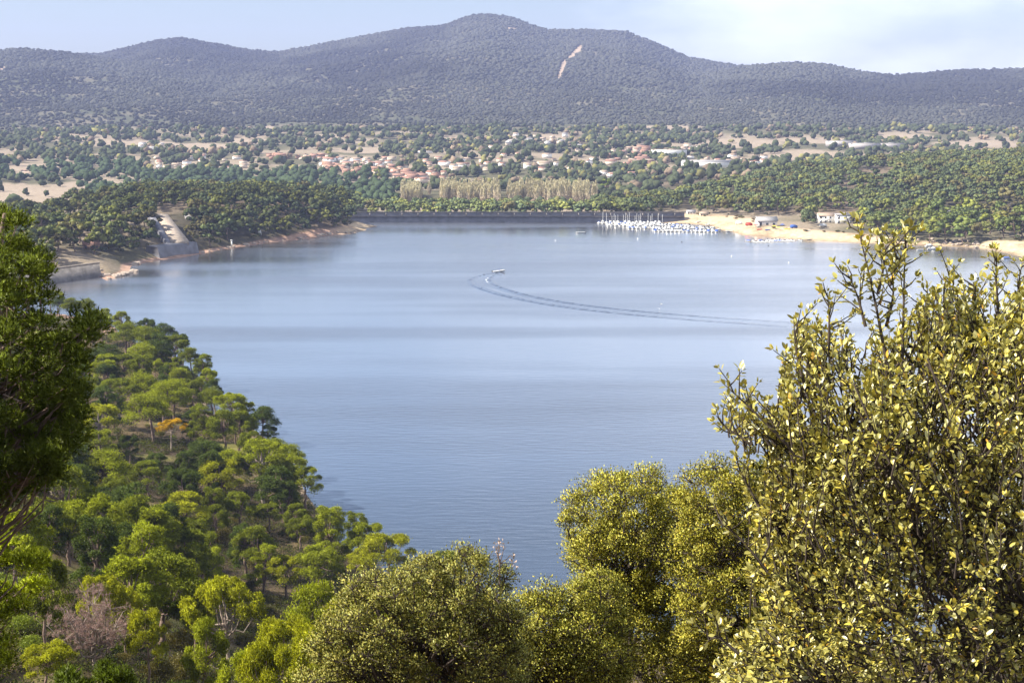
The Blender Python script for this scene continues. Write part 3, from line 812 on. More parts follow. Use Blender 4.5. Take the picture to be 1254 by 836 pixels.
tag(obj('undergrowth', mesh_np('undergrowth', Vu, [Fu], M['farleaf'], np.repeat(np.repeat(cu, 46, 0) * rng.uniform(0.7, 1.3, (len(Pu), 1)), 4, 0))), 'low dark scrub and heath covering the ground of the near slope', 'undergrowth', None, 'stuff')

# ------------------------------------------------------------------ far pines: left hill, right hill, behind the dam
protoF = [pine_proto(a_, 240, 0.9, 0.45, 1, h_, r_, n_, 1.0, True) for a_, h_, r_, n_ in (('umbrella', 8, 3.8, 16), ('round', 8, 3.3, 14), ('round', 8, 3.7, 18), ('round', 7, 3.6, 14))]
far = []
def scatter(n, xr, dr, test, hr, mind, pool, maxtry=60):
    """random stand of trees: xr pixel columns, dr distance range"""
    grid = {}
    for a in pool: grid.setdefault((int(a[0] // 12), int(a[1] // 12)), []).append(a)
    m_ = n * maxtry
    D = np.sqrt(rng.uniform(dr[0] ** 2, dr[1] ** 2, m_)); px = rng.uniform(xr[0], xr[1], m_); x = (px - 627) / F * (D * ct + 10)
    sd = lake_sd(x, D); z = hgt(x, D, sd); qx, qy = proj(x, D, z)
    ok = test(x, D, z, sd, qx, qy); c = 0
    for i in np.nonzero(ok)[0]:
        if c >= n: break
        hh = rng.uniform(*hr); k0, k1 = int(x[i] // 12), int(D[i] // 12); bad = False
        for a0 in (-1, 0, 1):
            for a1 in (-1, 0, 1):
                for o_ in grid.get((k0 + a0, k1 + a1), ()):
                    if (o_[0] - x[i]) ** 2 + (o_[1] - D[i]) ** 2 < mind * mind: bad = True
        if bad: continue
        t_ = (x[i], D[i], z[i], hh, qx[i], qy[i], sd[i]); pool.append(t_); grid.setdefault((k0, k1), []).append(t_); c += 1
    return c
# clearings kept free of trees (pixel boxes surveyed in the photograph)
CLR = [(186, 236, 256, 316), (100, 124, 288, 306), (108, 124, 246, 256), (78, 110, 266, 276), (60, 150, 312, 350), (992, 1052, 260, 292), (1046, 1094, 209, 222), (920, 980, 264, 292), (1026, 1044, 218, 240),
       (830, 852, 250, 262), (888, 905, 236, 250), (1226, 1262, 258, 268), (1084, 1106, 262, 268), (1146, 1176, 259, 267)]
def clear_(qx, qy):
    m_ = np.ones(np.shape(qx), bool)
    for a, b, c, d in CLR: m_ &= ~((qx > a) & (qx < b) & (qy > c) & (qy < d + 4))
    return m_
leftp, rightp, backp = [], [], []
scatter(760, (-260, 428), (640, 1110), lambda x, D, z, sd, qx, qy: (sd > np.where(qx > 250, 7, 12)) & clear_(qx, qy) & ((qx > 180) | (fbm(x / 45, D / 45, 3, 61) > 0.45)) & (D < np.interp(qx, [60, 130], [950, 1130])) & (D > 660), (10.5, 15), 7.2, leftp, 30)
sandw_ = lambda qx: np.interp(qx, [740, 800, 830, 900, 1000, 1060, 1100, 1200, 1215, 1260], [10, 42, 50, 44, 32, 18, 7, 7, 24, 36])
scatter(2900, (735, 1620), (780, 1650), lambda x, D, z, sd, qx, qy: (sd > sandw_(qx)) & clear_(qx, qy) & (D > 700) & (D < np.interp(qx, [735, 790, 850, 950, 1254], [1170, 1200, 1270, 1400, 1540])) & (fbm(x / 40, D / 40, 3, 71) > 0.24) & (qy > 185), (10.5, 15), 9.3, rightp, 30)
small_l, small_r = [], []
scatter(620, (-60, 428), (640, 1110), lambda x, D, z, sd, qx, qy: (sd > np.where(qx > 250, 5, 10)) & clear_(qx, qy) & ((qx > 180) | (fbm(x / 45, D / 45, 3, 61) > 0.42)) & (D < 1100), (3.0, 5.5), 4.2, small_l, 30)
scatter(520, (735, 1330), (780, 1300), lambda x, D, z, sd, qx, qy: (sd > sandw_(qx) - 3) & clear_(qx, qy) & (D > 700), (3.0, 5.5), 4.6, small_r, 30)
scatter(190, (428, 800), (1062, 1120), lambda x, D, z, sd, qx, qy: (sd > 12) & (D > 1062), (9, 13.5), 5.2, backp, 60)
print('FARPINES', len(leftp), len(rightp), len(backp))
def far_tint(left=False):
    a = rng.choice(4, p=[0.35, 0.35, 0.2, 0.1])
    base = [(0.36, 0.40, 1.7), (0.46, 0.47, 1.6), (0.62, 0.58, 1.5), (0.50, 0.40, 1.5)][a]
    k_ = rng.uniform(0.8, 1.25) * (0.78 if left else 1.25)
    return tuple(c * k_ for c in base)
INDIV = []
def show(t): return t[3] / t[1]
lp = sorted(leftp, key=lambda t: t[1])[:int(len(leftp) * 0.42)] if False else leftp
# choose the trees that show largest: near the water first
lp_s = sorted([t for t in leftp if -10 < t[4] < 440], key=lambda t: -show(t) + 0.00004 * max(0, t[6] - 120))
rp_s = sorted([t for t in rightp if 735 < t[4] < 1264], key=lambda t: -show(t) + 0.00002 * max(0, t[6] - 120))
ind_l, ind_r = lp_s[:46], rp_s[:46]
set_l, set_r = set(map(id, ind_l)), set(map(id, ind_r))
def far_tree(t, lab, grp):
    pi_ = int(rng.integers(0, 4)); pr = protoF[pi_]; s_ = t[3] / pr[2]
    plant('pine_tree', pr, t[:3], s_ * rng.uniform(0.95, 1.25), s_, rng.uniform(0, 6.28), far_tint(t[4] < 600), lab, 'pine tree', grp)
def band(lst, far_side, grp, words):
    ls = sorted(lst, key=lambda t: t[6]); k = 3; sz = math.ceil(len(ls) / k)
    for b_ in range(k):
        sub = sorted(ls[b_ * sz:(b_ + 1) * sz], key=lambda t: t[4])
        for i, t in enumerate(sub):
            far_tree(t, '%s pine from the left in the %s tree row %s' % (nth(i), ['waterside', 'middle', 'upper'][b_], words), grp)
band(ind_l, 1, 'pines on the far left headland', 'of the far left headland')
band(ind_r, 1, 'pines behind the beach', 'behind the boat beach')
rest = [t for t in leftp if id(t) not in set_l] + [t for t in rightp if id(t) not in set_r] + backp + small_l + small_r

# baked stands for the remaining trees
def proto_arrays(p):
    me_ = p[1]; n_ = len(me_.vertices); V_ = np.empty(n_ * 3, np.float32); me_.vertices.foreach_get('co', V_); V_ = V_.reshape(-1, 3)
    t_ = np.empty(n_ * 4, np.float32); me_.color_attributes['tint'].data.foreach_get('color', t_)
    f_ = np.empty(len(me_.polygons) * 3, np.int32); me_.loops.foreach_get('vertex_index', f_)
    n3 = np.empty(len(me_.loops) * 3, np.float32); me_.corner_normals.foreach_get('vector', n3); n3 = n3.reshape(-1, 3); vn = np.zeros((n_, 3), np.float32); vn[f_] = n3
    return V_, t_.reshape(-1, 4)[:, :3], f_.reshape(-1, 3), vn
PA = [proto_arrays(p) for p in protoF]
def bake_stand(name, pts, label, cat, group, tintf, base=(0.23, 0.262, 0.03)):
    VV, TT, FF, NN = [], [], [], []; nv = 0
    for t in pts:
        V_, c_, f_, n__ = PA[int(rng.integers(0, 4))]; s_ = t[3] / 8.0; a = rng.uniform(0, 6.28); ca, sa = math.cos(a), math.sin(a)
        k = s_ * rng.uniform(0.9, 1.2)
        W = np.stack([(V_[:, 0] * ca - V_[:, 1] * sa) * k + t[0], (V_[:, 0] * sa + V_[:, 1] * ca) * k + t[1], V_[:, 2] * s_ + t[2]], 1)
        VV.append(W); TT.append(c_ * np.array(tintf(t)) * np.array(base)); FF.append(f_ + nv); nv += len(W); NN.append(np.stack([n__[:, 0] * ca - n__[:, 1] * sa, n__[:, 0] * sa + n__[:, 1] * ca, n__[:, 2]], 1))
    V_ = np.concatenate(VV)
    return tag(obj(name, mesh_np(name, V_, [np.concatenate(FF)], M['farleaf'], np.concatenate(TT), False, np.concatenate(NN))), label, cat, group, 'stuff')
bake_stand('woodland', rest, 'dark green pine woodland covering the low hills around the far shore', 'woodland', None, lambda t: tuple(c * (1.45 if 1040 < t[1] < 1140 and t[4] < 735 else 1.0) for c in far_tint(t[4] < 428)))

# ------------------------------------------------------------------ valley trees, mountain forest
def area_pts(n_, xr, dr):
    D = np.sqrt(rng.uniform(dr[0] ** 2, dr[1] ** 2, n_)); px = rng.uniform(xr[0], xr[1], n_); x = (px - 627) / F * (D * ct + 10)
    z = hgt(x, D); qx, qy = proj(x, D, z)
    return np.stack([x, D, z], 1), qx, qy
# mountain forest
P, qx, qy = area_pts(185000, (-420, 1680), (2480, 5250))
dens = sstep(0.25, 0.5, fbm(P[:, 0] / 130, P[:, 1] / 130, 4, 41)) * 0.62 + 0.38
dens = dens * (1 - 0.95 * field_mask(qx, qy)) * (~bare_mask(qx, qy))
dens = dens * (0.35 + 0.65 * sstep(2480, 3000, P[:, 1]))
k = rng.random(len(P)) < dens
P = P[k]
# drop trees on slopes turned away behind the ridges (never seen)
R = rng.uniform(2.4, 5.4, len(P)) * (0.9 + 0.4 * (P[:, 1] > 3600)); Hh = R * rng.uniform(1.1, 1.6, len(P))
V_, F_ = blobs(P - np.array([0, 0, 1.0]), R, Hh)
tc = np.array([0.052, 0.056, 0.046]) * rng.uniform(0.82, 1.18, (len(P), 1)) + rng.uniform(0, 0.012, (len(P), 1)) * np.array([1, 0.8, 0.5])
tc = tc * (0.66 + 0.68 * sstep(0.38, 0.62, fbm(P[:, 0] / 420 + 5, P[:, 1] / 700, 4, 91)))[:, None]
mtn = tag(obj('forest', mesh_np('forest', V_, [F_], M['farleaf'], np.repeat(tc, 12, 0))), 'dense dark forest covering the mountain slopes', 'forest', None, 'stuff')
print('MOUNTAIN TREES', len(P))

# poplar grove, pale and almost bare, below the village
def poplar_mesh(pts):
    VV, TT = [], []
    for (x, y, z, hh) in pts:
        nt_ = 210; t = rng.random(nt_) ** 0.8; r0 = 1.7 * np.sin(np.pi * np.clip(0.18 + 0.8 * t, 0, 1)) + 0.2
        a = rng.uniform(0, 6.28, nt_); rr = r0 * np.sqrt(rng.random(nt_))
        C_ = np.stack([rr * np.cos(a), rr * np.sin(a), hh * (0.08 + 0.86 * t)], 1)
        Vt, _ = tufts(C_, np.stack([np.cos(a) * .25, np.sin(a) * .25, np.ones(nt_)], 1), 1, 2.6, 0.75, 0.35)
        VV.append(Vt + np.array([x, y, z]))
        base = np.array([0.58, 0.47, 0.39]) * (1 - np.repeat(t, 3)[:, None]) + np.array([0.58, 0.52, 0.32]) * np.repeat(t, 3)[:, None]
        TT.append(base * rng.uniform(0.8, 1.15))
    V_ = np.concatenate(VV); return mesh_np('poplar_grove', V_, [np.arange(len(V_)).reshape(-1, 3)], M['farleaf'], np.concatenate(TT))
pp = []
for i in range(640):
    px = rng.uniform(492, 730) if i % 6 else rng.uniform(492, 524)
    if 526 < px < 540: continue
    D = rng.uniform(1205, 1340)
    if vnoise(px / 14.0, 3.3, 8) < 0.16: continue
    x = (px - 627) / F * (D * ct + 10); z = float(hgt(x, D)); pp.append((x, D, z, rng.uniform(13, 17.5) * (0.85 + 0.3 * vnoise(px / 10.0, 1.7, 5)) * (1.0 if px > 540 else 0.85)))
tag(obj('poplar_grove', poplar_mesh(pp)), 'grove of pale almost bare poplars behind the main dam', 'grove', None, 'stuff')

# ------------------------------------------------------------------ village houses
def house_proto(w, d, h, roof_h, storeys=1, kind='gable'):
    mb = MB(); mb.box((0, 0, h / 2), (w, d, h))
    # gables
    if kind == 'gable':
        mb.add([(-w / 2, -d / 2, h), (-w / 2, d / 2, h), (-w / 2, 0, h + roof_h), (w / 2, -d / 2, h), (w / 2, d / 2, h), (w / 2, 0, h + roof_h)], None, [(0, 2, 1), (3, 4, 5)])
    walls = mb.mesh('wall', M['wall'])
    rb = MB(); o_ = 0.45
    if kind == 'gable':
        for s_ in (-1, 1):
            y0 = s_ * (d / 2 + o_); z0 = h - o_ * roof_h / (d / 2)
            A = np.array([(-w / 2 - o_, y0, z0), (w / 2 + o_, y0, z0), (w / 2 + o_, 0, h + roof_h + 0.02), (-w / 2 - o_, 0, h + roof_h + 0.02)])
            B = A + np.array([0, 0, 0.22])
            rb.add(np.concatenate([A, B]), [[0, 3, 2, 1], [4, 5, 6, 7], [0, 1, 5, 4], [1, 2, 6, 5], [2, 3, 7, 6], [3, 0, 4, 7]])
    else:
        rb.box((0, 0, h + 0.3), (w + 0.5, d + 0.5, 0.6)); rb.box((w * 0.1, 0, h + 1.0), (w * 0.2, d * 0.4, 1.0))
    roofm = rb.mesh('roof', M['roof'])
    wins = []
    for st_ in range(storeys):
        z = 1.6 + 2.9 * st_
        nw = max(2, int(w // 3.4))
        for s_ in (-1, 1):
            for q in range(nw):
                x = (q + 0.5) / nw * w - w / 2
                wb = MB(); wb.box((x, s_ * (d / 2 + 0.01), z), (1.3, 0.08, 1.3 if q % 3 else 1.9)); wins.append(wb)
    wb = MB()
    for b_ in wins:
        for V__, Q__ in zip(b_.V, b_.Q): wb.add(V__, Q__)
    winm = [b_.mesh('window', M['glass']) for b_ in wins]
    return walls, roofm, winm
HP = [house_proto(11, 8, 3.4, 1.9), house_proto(9, 8, 5.8, 1.8, 2), house_proto(14, 8, 5.8, 1.9, 2), house_proto(20, 9, 5.8, 2.0, 2), house_proto(12, 10, 6.2, 0, 2, 'flat')]
HBIG = [house_proto(46, 13, 9, 0, 3, 'flat'), house_proto(60, 12, 7.5, 2.2, 2)]
WALLC = {'white': (0.78, 0.76, 0.72), 'cream': (0.58, 0.50, 0.40), 'brick': (0.32, 0.20, 0.15), 'pale': (0.44, 0.41, 0.40)}
ROOFC = {'terracotta': (0.29, 0.165, 0.125), 'brown': (0.28, 0.16, 0.12), 'tan': (0.34, 0.26, 0.20), 'grey': (0.30, 0.29, 0.29), 'orange': (0.34, 0.20, 0.14)}
house_pos = []
def ground_at(px, py, D0=1100, D1=3000):
    D = np.linspace(D0, D1, 500); P_ = S(px, py, D); z = hgt(P_[0], P_[1]); ok = P_[2] <= z
    i = int(np.argmax(ok)) if ok.any() else len(D) - 1
    return float(P_[0][i]), float(P_[1][i]), float(z[i])
def house(p, proto, wc, rc, rz, label, cat, group, windows=False, s=1.0, name='house'):
    e_ = empty(name, p, rz, label, cat, group); e_.scale = (s, s, s)
    a = obj('wall', proto[0], e_); a.color = (*WALLC[wc], 1)
    b = obj('roof', proto[1], e_); b.color = (*ROOFC[rc], 1)
    if windows:
        for w_ in proto[2]: obj('window', w_, e_)
    house_pos.append((p[0], p[1])); return e_
CL = [  # px0, px1, py0, py1, count, walls, roofs, place
    (330, 405, 192, 197, 20, ['brick', 'cream'], ['orange', 'terracotta'], 'in the orange-roofed upper left row'),
    (395, 480, 196, 206, 34, ['white', 'cream'], ['terracotta', 'tan'], 'in the white quarter above left wood'),
    (395, 500, 205, 215, 27, ['cream', 'brick'], ['terracotta', 'orange'], 'in the terraces beside left wood'),
    (480, 548, 214, 226, 24, ['brick', 'cream'], ['terracotta', 'brown'], 'in red-brown terraces above poplars'),
    (500, 600, 196, 212, 18, ['white', 'cream'], ['tan', 'terracotta'], 'among trees above the poplars'),
    (600, 720, 166, 182, 30, ['white', 'cream'], ['tan', 'grey'], 'in white hillside quarter under mountain'),
    (610, 740, 186, 212, 20, ['cream', 'white'], ['tan', 'brown'], 'in the trees at village centre'),
    (745, 800, 182, 206, 30, ['cream', 'brick'], ['terracotta', 'tan'], 'in the dense terracotta quarter'),
    (830, 860, 180, 190, 8, ['cream', 'white'], ['terracotta', 'tan'], 'on slope behind long white block'),
    (845, 940, 194, 206, 21, ['white', 'cream'], ['terracotta', 'tan'], 'beyond the right-hand pine hill'),
    (190, 300, 192, 210, 18, ['cream', 'white'], ['tan', 'terracotta'], 'in hamlet beyond left headland'),
    (160, 210, 178, 186, 6, ['white', 'cream'], ['tan', 'grey'], 'on slope above the hamlet'),
    (28, 68, 213, 219, 4, ['cream', 'white'], ['tan', 'brown'], 'at the farm beside the dry field'),
    (735, 800, 214, 222, 5, ['cream', 'white'], ['tan', 'brown'], 'by right edge of poplars')]
for x0, x1, y0, y1, n_, ws, rs_, place in CL:
    made = 0
    for tr in range(n_ * 25):
        if made >= n_: break
        px, py = rng.uniform(x0, x1), rng.uniform(y0, y1); p_ = ground_at(px, py)
        if any((p_[0] - a) ** 2 + (p_[1] - b) ** 2 < 10.5 ** 2 for a, b in house_pos): continue
        wc = ws[int(rng.integers(0, 2))]; rc = rs_[int(rng.integers(0, 2))]
        pi_ = int(rng.choice(5, p=[0.3, 0.3, 0.22, 0.1, 0.08])); kind = ['low', 'two-storey', 'wide two-storey', 'long', 'flat-roofed'][pi_]
        house(p_, HP[pi_], wc, rc, rng.normal(0.15, 0.5) + (math.pi / 2 if rng.random() < 0.3 else 0), '%s %s house, %s roof, %s,' % (kind, wc, rc, place), 'house', 'houses ' + place, False, rng.uniform(0.62, 0.9)); made += 1
for px, py, w_, pi_, wc, rc, lab in ((819, 192, 42, 0, 'white', 'tan', 'long white three-storey block in the terracotta quarter'),
        (865, 206, 60, 1, 'white', 'grey', 'long low white hall at the foot of the village'), (1030, 180, 36, 0, 'pale', 'grey', 'pale grey-pink block, leftmost of the row under the right mountain'),
        (1058, 183, 36, 0, 'pale', 'grey', 'pale grey-pink block, middle of the row under the right mountain'), (1088, 183, 36, 0, 'pale', 'grey', 'pale block, rightmost of the row under the right mountain'),
        (1090, 196, 36, 1, 'white', 'tan', 'low bright white hall beyond the right pine hill'), (519, 188, 22, 1, 'white', 'tan', 'bright white villa in the trees above the village'),
        (615, 184, 26, 1, 'cream', 'tan', 'long cream hall with bright forecourt in the village trees')):
    p_ = ground_at(px, py); ww = (46, 60)[pi_]
    house(p_, HBIG[pi_], wc, rc, 0.05, lab, 'building', None, False, (w_ * p_[1] / F) / ww, 'building')
print('HOUSES', len(house_pos))

# valley trees between the houses and below the mountain
P, qx, qy = area_pts(12500, (-280, 1550), (1150, 2560))
dens = (0.32 + 0.64 * sstep(0.46, 0.62, fbm(P[:, 0] / 85, P[:, 1] / 85, 4, 51))) * (1 - 0.86 * field_mask(qx, qy))
leftwood = ((qx < 500) & (qy > 206) & (qy < 250) & ~((qx < 90) & (qy > 222)) & (qy > 212)) | ((qx < 170) & (qy > 200) & (qy < 220))
dens = np.where(leftwood & (field_mask(qx, qy) < 0.5), 1.0, dens)
hp = np.array(house_pos)
dmin = np.array([np.min((hp[:, 0] - a) ** 2 + (hp[:, 1] - b) ** 2) for a, b, _ in P])
# keep the sight line to the houses open: thin trees standing just in front of a house
front = np.zeros(len(P), bool)
for a, b in house_pos: front |= (np.abs(P[:, 0] / P[:, 1] - a / b) < 7.0 / b) & (P[:, 1] < b) & (P[:, 1] > b - 38)
grv = (qx > 485) & (qx < 735) & (P[:, 1] > 1180) & (P[:, 1] < 1345)
k = (rng.random(len(P)) < dens) & (dmin > 7.5 ** 2) & (~front | (rng.random(len(P)) < 0.12)) & ~grv & ~((P[:, 1] < np.interp(qx, [735, 790, 850, 950, 1254], [1170, 1200, 1270, 1400, 1480])) & (qx > 735))
P = P[k]; qx = qx[k]; lw = leftwood[k]
nsub = 4
cc = np.repeat(P, nsub, 0) + rng.normal(0, 1.6, (len(P) * nsub, 3)) * np.array([1, 1, 0.5]) + np.array([0, 0, 1.5])
R = rng.uniform(2.2, 4.8, len(P)); R4 = np.repeat(R, nsub) * rng.uniform(0.75, 1.1, len(cc)); H4 = R4 * rng.uniform(1.2, 2.3, len(cc))
V_, F_ = blobs(cc, R4, H4, 0.25)
kindc = rng.random(len(P)); tcol = np.where((kindc < 0.84)[:, None], np.array([0.066, 0.08, 0.042]), np.where((kindc < 0.93)[:, None], np.array([0.20, 0.19, 0.07]), np.array([0.22, 0.17, 0.12])))
tcol = np.where(lw[:, None], np.array([0.055, 0.078, 0.04]), tcol) * rng.uniform(0.75, 1.3, (len(P), 1))
tag(obj('treeline', mesh_np('treeline', V_, [F_], M['farleaf'], np.repeat(tcol, 12 * nsub, 0))), 'scattered trees and hedges between the village and the dam', 'trees', None, 'stuff')
print('VALLEY TREES', len(P))
# single trees that stand out in the valley
def lone(px, py, hh, wr, col, label, name='broadleaf_tree'):
    p_ = ground_at(px, py, 1040, 2600); pr = protoF[1]; s_ = hh / 8.0
    e_ = plant(name, pr, p_, s_ * wr, s_, rng.uniform(0, 6), col, label, 'tree', None)
lone(500, 172 + 30, 15, 1.0, (0.75, 0.7, 4), 'pale grey-green broadleaf tree above the village terraces')
lone(562, 190, 22, 0.9, (1.1, 0.8, 9.0), 'tall pale bare tree standing above the village')
lone(461, 223, 15, 0.8, (1.0, 0.95, 4), 'yellow-green tree between the terraces and the left wood')
lone(745, 236, 15, 1.3, (0.45, 0.5, 0.9), 'large round dark pine at the right end of the poplars', 'pine_tree')
lone(892, 257, 13, 0.55, (1.2, 1.05, 3), 'narrow yellow-green poplar behind the boat beach')
lone(486, 256, 11, 1.0, (0.9, 0.85, 3), 'yellow-green tree behind the left end of the main dam')
lone(282, 244, 7, 0.9, (1.6, 0.75, 5), 'small orange tree on the crest of the far left headland')
lone(296, 244, 7, 1.2, (0.8, 0.5, 5), 'reddish bare tree on the crest of the far left headland')

# ------------------------------------------------------------------ main dam
def seg_frame(a, b):
    a = np.asarray(a[:2], float); b = np.asarray(b[:2], float); d = b - a; L_ = np.linalg.norm(d); d = d / L_
    return a, d, np.array([-d[1], d[0]]), L_
a, d, nn, L_ = seg_frame(G(424, 272.5), G(838, 272.5))
def along(a, d, nn, prof, t0, t1, mb):      # extrude a (offset across, z) profile along the dam
    k = len(prof)
    V_ = [(*(a + d * t + nn * p[0]), p[1]) for t in (t0, t1) for p in prof]
    mb.add(V_, [[i, (i + 1) % k, (i + 1) % k + k, i + k] for i in range(k)])
    mb.cap = getattr(mb, 'cap', []); mb.cap += [(mb.n - 2 * k, k), (mb.n - k, k)]
    return mb
dm = empty('dam', (*a, 0), 0, 'long grey concrete dam across the far end of the lake', 'dam')
def dam_part(name, mb, mat, root_, org):
    me_ = mb.mesh(name, mat); me_.transform(__import__('mathutils').Matrix.Translation((-org[0], -org[1], 0))); return obj(name, me_, root_)
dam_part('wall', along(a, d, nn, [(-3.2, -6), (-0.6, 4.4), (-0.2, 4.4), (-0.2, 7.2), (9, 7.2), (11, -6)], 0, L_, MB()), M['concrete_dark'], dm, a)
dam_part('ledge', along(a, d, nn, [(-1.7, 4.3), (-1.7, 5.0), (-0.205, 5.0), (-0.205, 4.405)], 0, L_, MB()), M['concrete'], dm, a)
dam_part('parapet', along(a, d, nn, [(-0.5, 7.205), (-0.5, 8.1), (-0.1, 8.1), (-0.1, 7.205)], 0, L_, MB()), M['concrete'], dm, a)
mb = MB()
for i in range(int(L_ // 6)):
    c_ = a + d * (i * 6 + 3) + nn * -0.3; mb.box((c_[0], c_[1], 8.5), (0.3, 0.3, 0.8))
dam_part('railing', mb, M['darkpaint'], dm, a)
mb = MB()
for i in range(int(L_ // 12)):
    c_ = a + d * (i * 12 + 6) + nn * -0.75; mb.box((c_[0], c_[1], 6.05), (0.8, 1.1, 2.05), math.atan2(d[1], d[0]))
dam_part('buttress', mb, M['concrete'], dm, a)

# side dam at the left, seen along its length
a, d, nn, L_ = seg_frame(G(122, 338), G(20, 352.5))
if (lake_sd(*(a + d * 30 + nn * 6)) < 0): nn = -nn
sd_ = empty('dam', (*a, 0), 0, 'short weathered concrete dam wall beside the rocky point at the left', 'dam')
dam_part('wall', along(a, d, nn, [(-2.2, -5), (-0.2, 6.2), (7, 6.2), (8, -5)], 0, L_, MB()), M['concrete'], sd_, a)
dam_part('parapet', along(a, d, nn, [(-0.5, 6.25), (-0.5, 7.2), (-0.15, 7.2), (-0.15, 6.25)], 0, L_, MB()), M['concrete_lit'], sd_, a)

# ------------------------------------------------------------------ spillway chute with retaining walls on the far left headland
def quad_slab(name, pts, th, mat, parent, org):
    P_ = np.array(pts, float) - np.array(org); B_ = P_ - np.array([0, 0, th])
    mb = MB(); mb.add(np.concatenate([P_, B_]), [[0, 1, 2, 3], [7, 6, 5, 4], [0, 4, 5, 1], [1, 5, 6, 2], [2, 6, 7, 3], [3, 7, 4, 0]])
    return mb.build(name, mat, parent)
p0 = G(222, 315); D_b, D_t = p0[1] + 12, p0[1] + 62
tl, tr_, br, bl = S(188, 262, D_t), S(205, 262, D_t + 2), S(231, 294.5, D_b + 2), S(209, 296.5, D_b)
sp = empty('spillway', (p0[0], p0[1], 0), 0, 'pale sloping concrete spillway chute down the far left headland', 'spillway')
org = np.array([p0[0], p0[1], 0.0])
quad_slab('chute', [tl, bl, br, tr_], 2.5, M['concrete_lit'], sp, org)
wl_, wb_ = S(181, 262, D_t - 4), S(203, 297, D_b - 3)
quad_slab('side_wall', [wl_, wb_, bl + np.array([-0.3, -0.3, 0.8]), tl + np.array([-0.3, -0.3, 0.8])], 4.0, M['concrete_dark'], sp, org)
# stilling wall at the foot
w0, w1 = G(196, 317.5), G(244, 310.5)
a, d, nn, L_ = seg_frame(w0, w1)
if lake_sd(*(a + d * 5 + nn * 6)) < 0: nn = -nn
rw = MB(); along(a, d, nn, [(-1.0, -4), (1.5, 6.6), (9, 7.2), (12, -4)], 0, L_, rw)
me_ = rw.mesh('retaining_wall', M['concrete_dark']); tag(obj('retaining_wall', me_), 'stained stone retaining wall in the water under the spillway', 'wall')

# rocks on the rocky point and along the shores
def rock_mesh(s):
    bm = bmesh.new(); bmesh.ops.create_icosphere(bm, subdivisions=2, radius=s)
    for v in bm.verts:
        f = 1 + 0.35 * (float(vnoise(v.co.x * 1.3 / s + 9 * s, v.co.y * 1.3 / s + v.co.z * 1.7 / s, 5)) - 0.5) * 2; v.co *= f; v.co.z *= 0.7
    me_ = bpy.data.meshes.new('rock'); bm.to_mesh(me_); bm.free(); me_.materials.append(M['rock']); return me_
RK = [rock_mesh(1.0), rock_mesh(1.37), rock_mesh(1.7)]
spots = []
for i in range(26): spots.append((rng.uniform(118, 165), None, 'on the rocky point beside the short dam wall', 6))
for i in range(34): spots.append((rng.uniform(248, 440), None, 'along the far left waterline', 4))
for i in range(40): spots.append((rng.uniform(1085, 1215), None, 'on the shore under the right-hand pines', 10))
ndone = {}
for px, _, place, dep in spots:
    q = None
    for py in np.arange(352, 268, -0.5):
        g_ = G(px, py); s_ = float(lake_sd(g_[0], g_[1]))
        if 0 < s_: q = g_; break
    if q is None: continue
    q = q + np.array([0, rng.uniform(0, dep * 1.5), 0]); z = float(hgt(q[0], q[1]))
    o = obj('rock', RK[int(rng.integers(0, 3))], None, (float(q[0]), float(q[1]), z + 0.2)); s_ = rng.uniform(0.5, 1.25) * (1.3 if dep == 6 else 1); o.scale = (s_ * rng.uniform(0.9, 1.6), s_, s_); o.rotation_euler = (0, 0, rng.uniform(0, 6))
    size = 'large' if s_ > 1.15 else 'middling' if s_ > 0.8 else 'small'
    tag(o, '%s pale boulder %s,' % (size, place), 'rock', 'boulders ' + place)

# ------------------------------------------------------------------ buildings around the lake
def built(px, py, proto, wc, rc, rz, label, s=1.0, D0=640, D1=1600):
    p_ = ground_at(px, py, D0, D1); p_ = (p_[0], p_[1], p_[2] - 0.3)
    return house(p_, proto, wc, rc, rz, label, 'house', None, True, s)
built(1012, 273, HP[2], 'white', 'tan', 0.05, 'white two-storey lakeside house with tan roof behind the beach', 0.95)
built(1033, 273.5, HP[4], 'white', 'grey', -0.1, 'white flat-roofed lakeside building beside the two-storey house', 1.0)
built(938, 277, HP[0], 'white', 'grey', 0.0, 'low white beach cafe with grey roof beside the boat yard', 1.25)
built(112, 304, HP[0], 'brick', 'terracotta', 0.3, 'small brick house with terracotta roof above the short dam wall', 0.8)
built(117, 255, HP[0], 'cream', 'tan', 0.0, 'low cream house under the pines on the headland crest', 1.0)
built(232, 268, HP[0], 'pale', 'grey', 0.2, 'small pale hut beside the top of the spillway', 0.5)
built(1070, 221, HBIG[0], 'cream', 'tan', 0.05, 'large cream villa on the crest of the right pine hill', 0.55, 900, 1700)
built(1030, 238, HP[1], 'pale', 'tan', 0.1, 'narrow pale tower house among the right-hand pines', 0.6)
built(846, 262, HP[0], 'white', 'grey', 0.0, 'small white hut where the main dam meets the beach', 0.6)
built(1094, 267, HP[3], 'white', 'grey', 0.05, 'long low white cabin behind the right-hand rocks', 0.6)
built(1160, 268, HP[3], 'pale', 'grey', -0.03, 'long low pale cabin under the right-hand pines', 0.75)
built(1244, 268, HP[3], 'cream', 'tan', 0.05, 'pale building at the right edge under the pines', 0.7)
built(862, 264, HP[0], 'cream', 'tan', 0.0, 'low cream hut at the back of the beach', 0.6)
built(985, 246, HP[0], 'cream', 'terracotta', 0.1, 'small cream house half hidden in the right pine hill', 0.7)

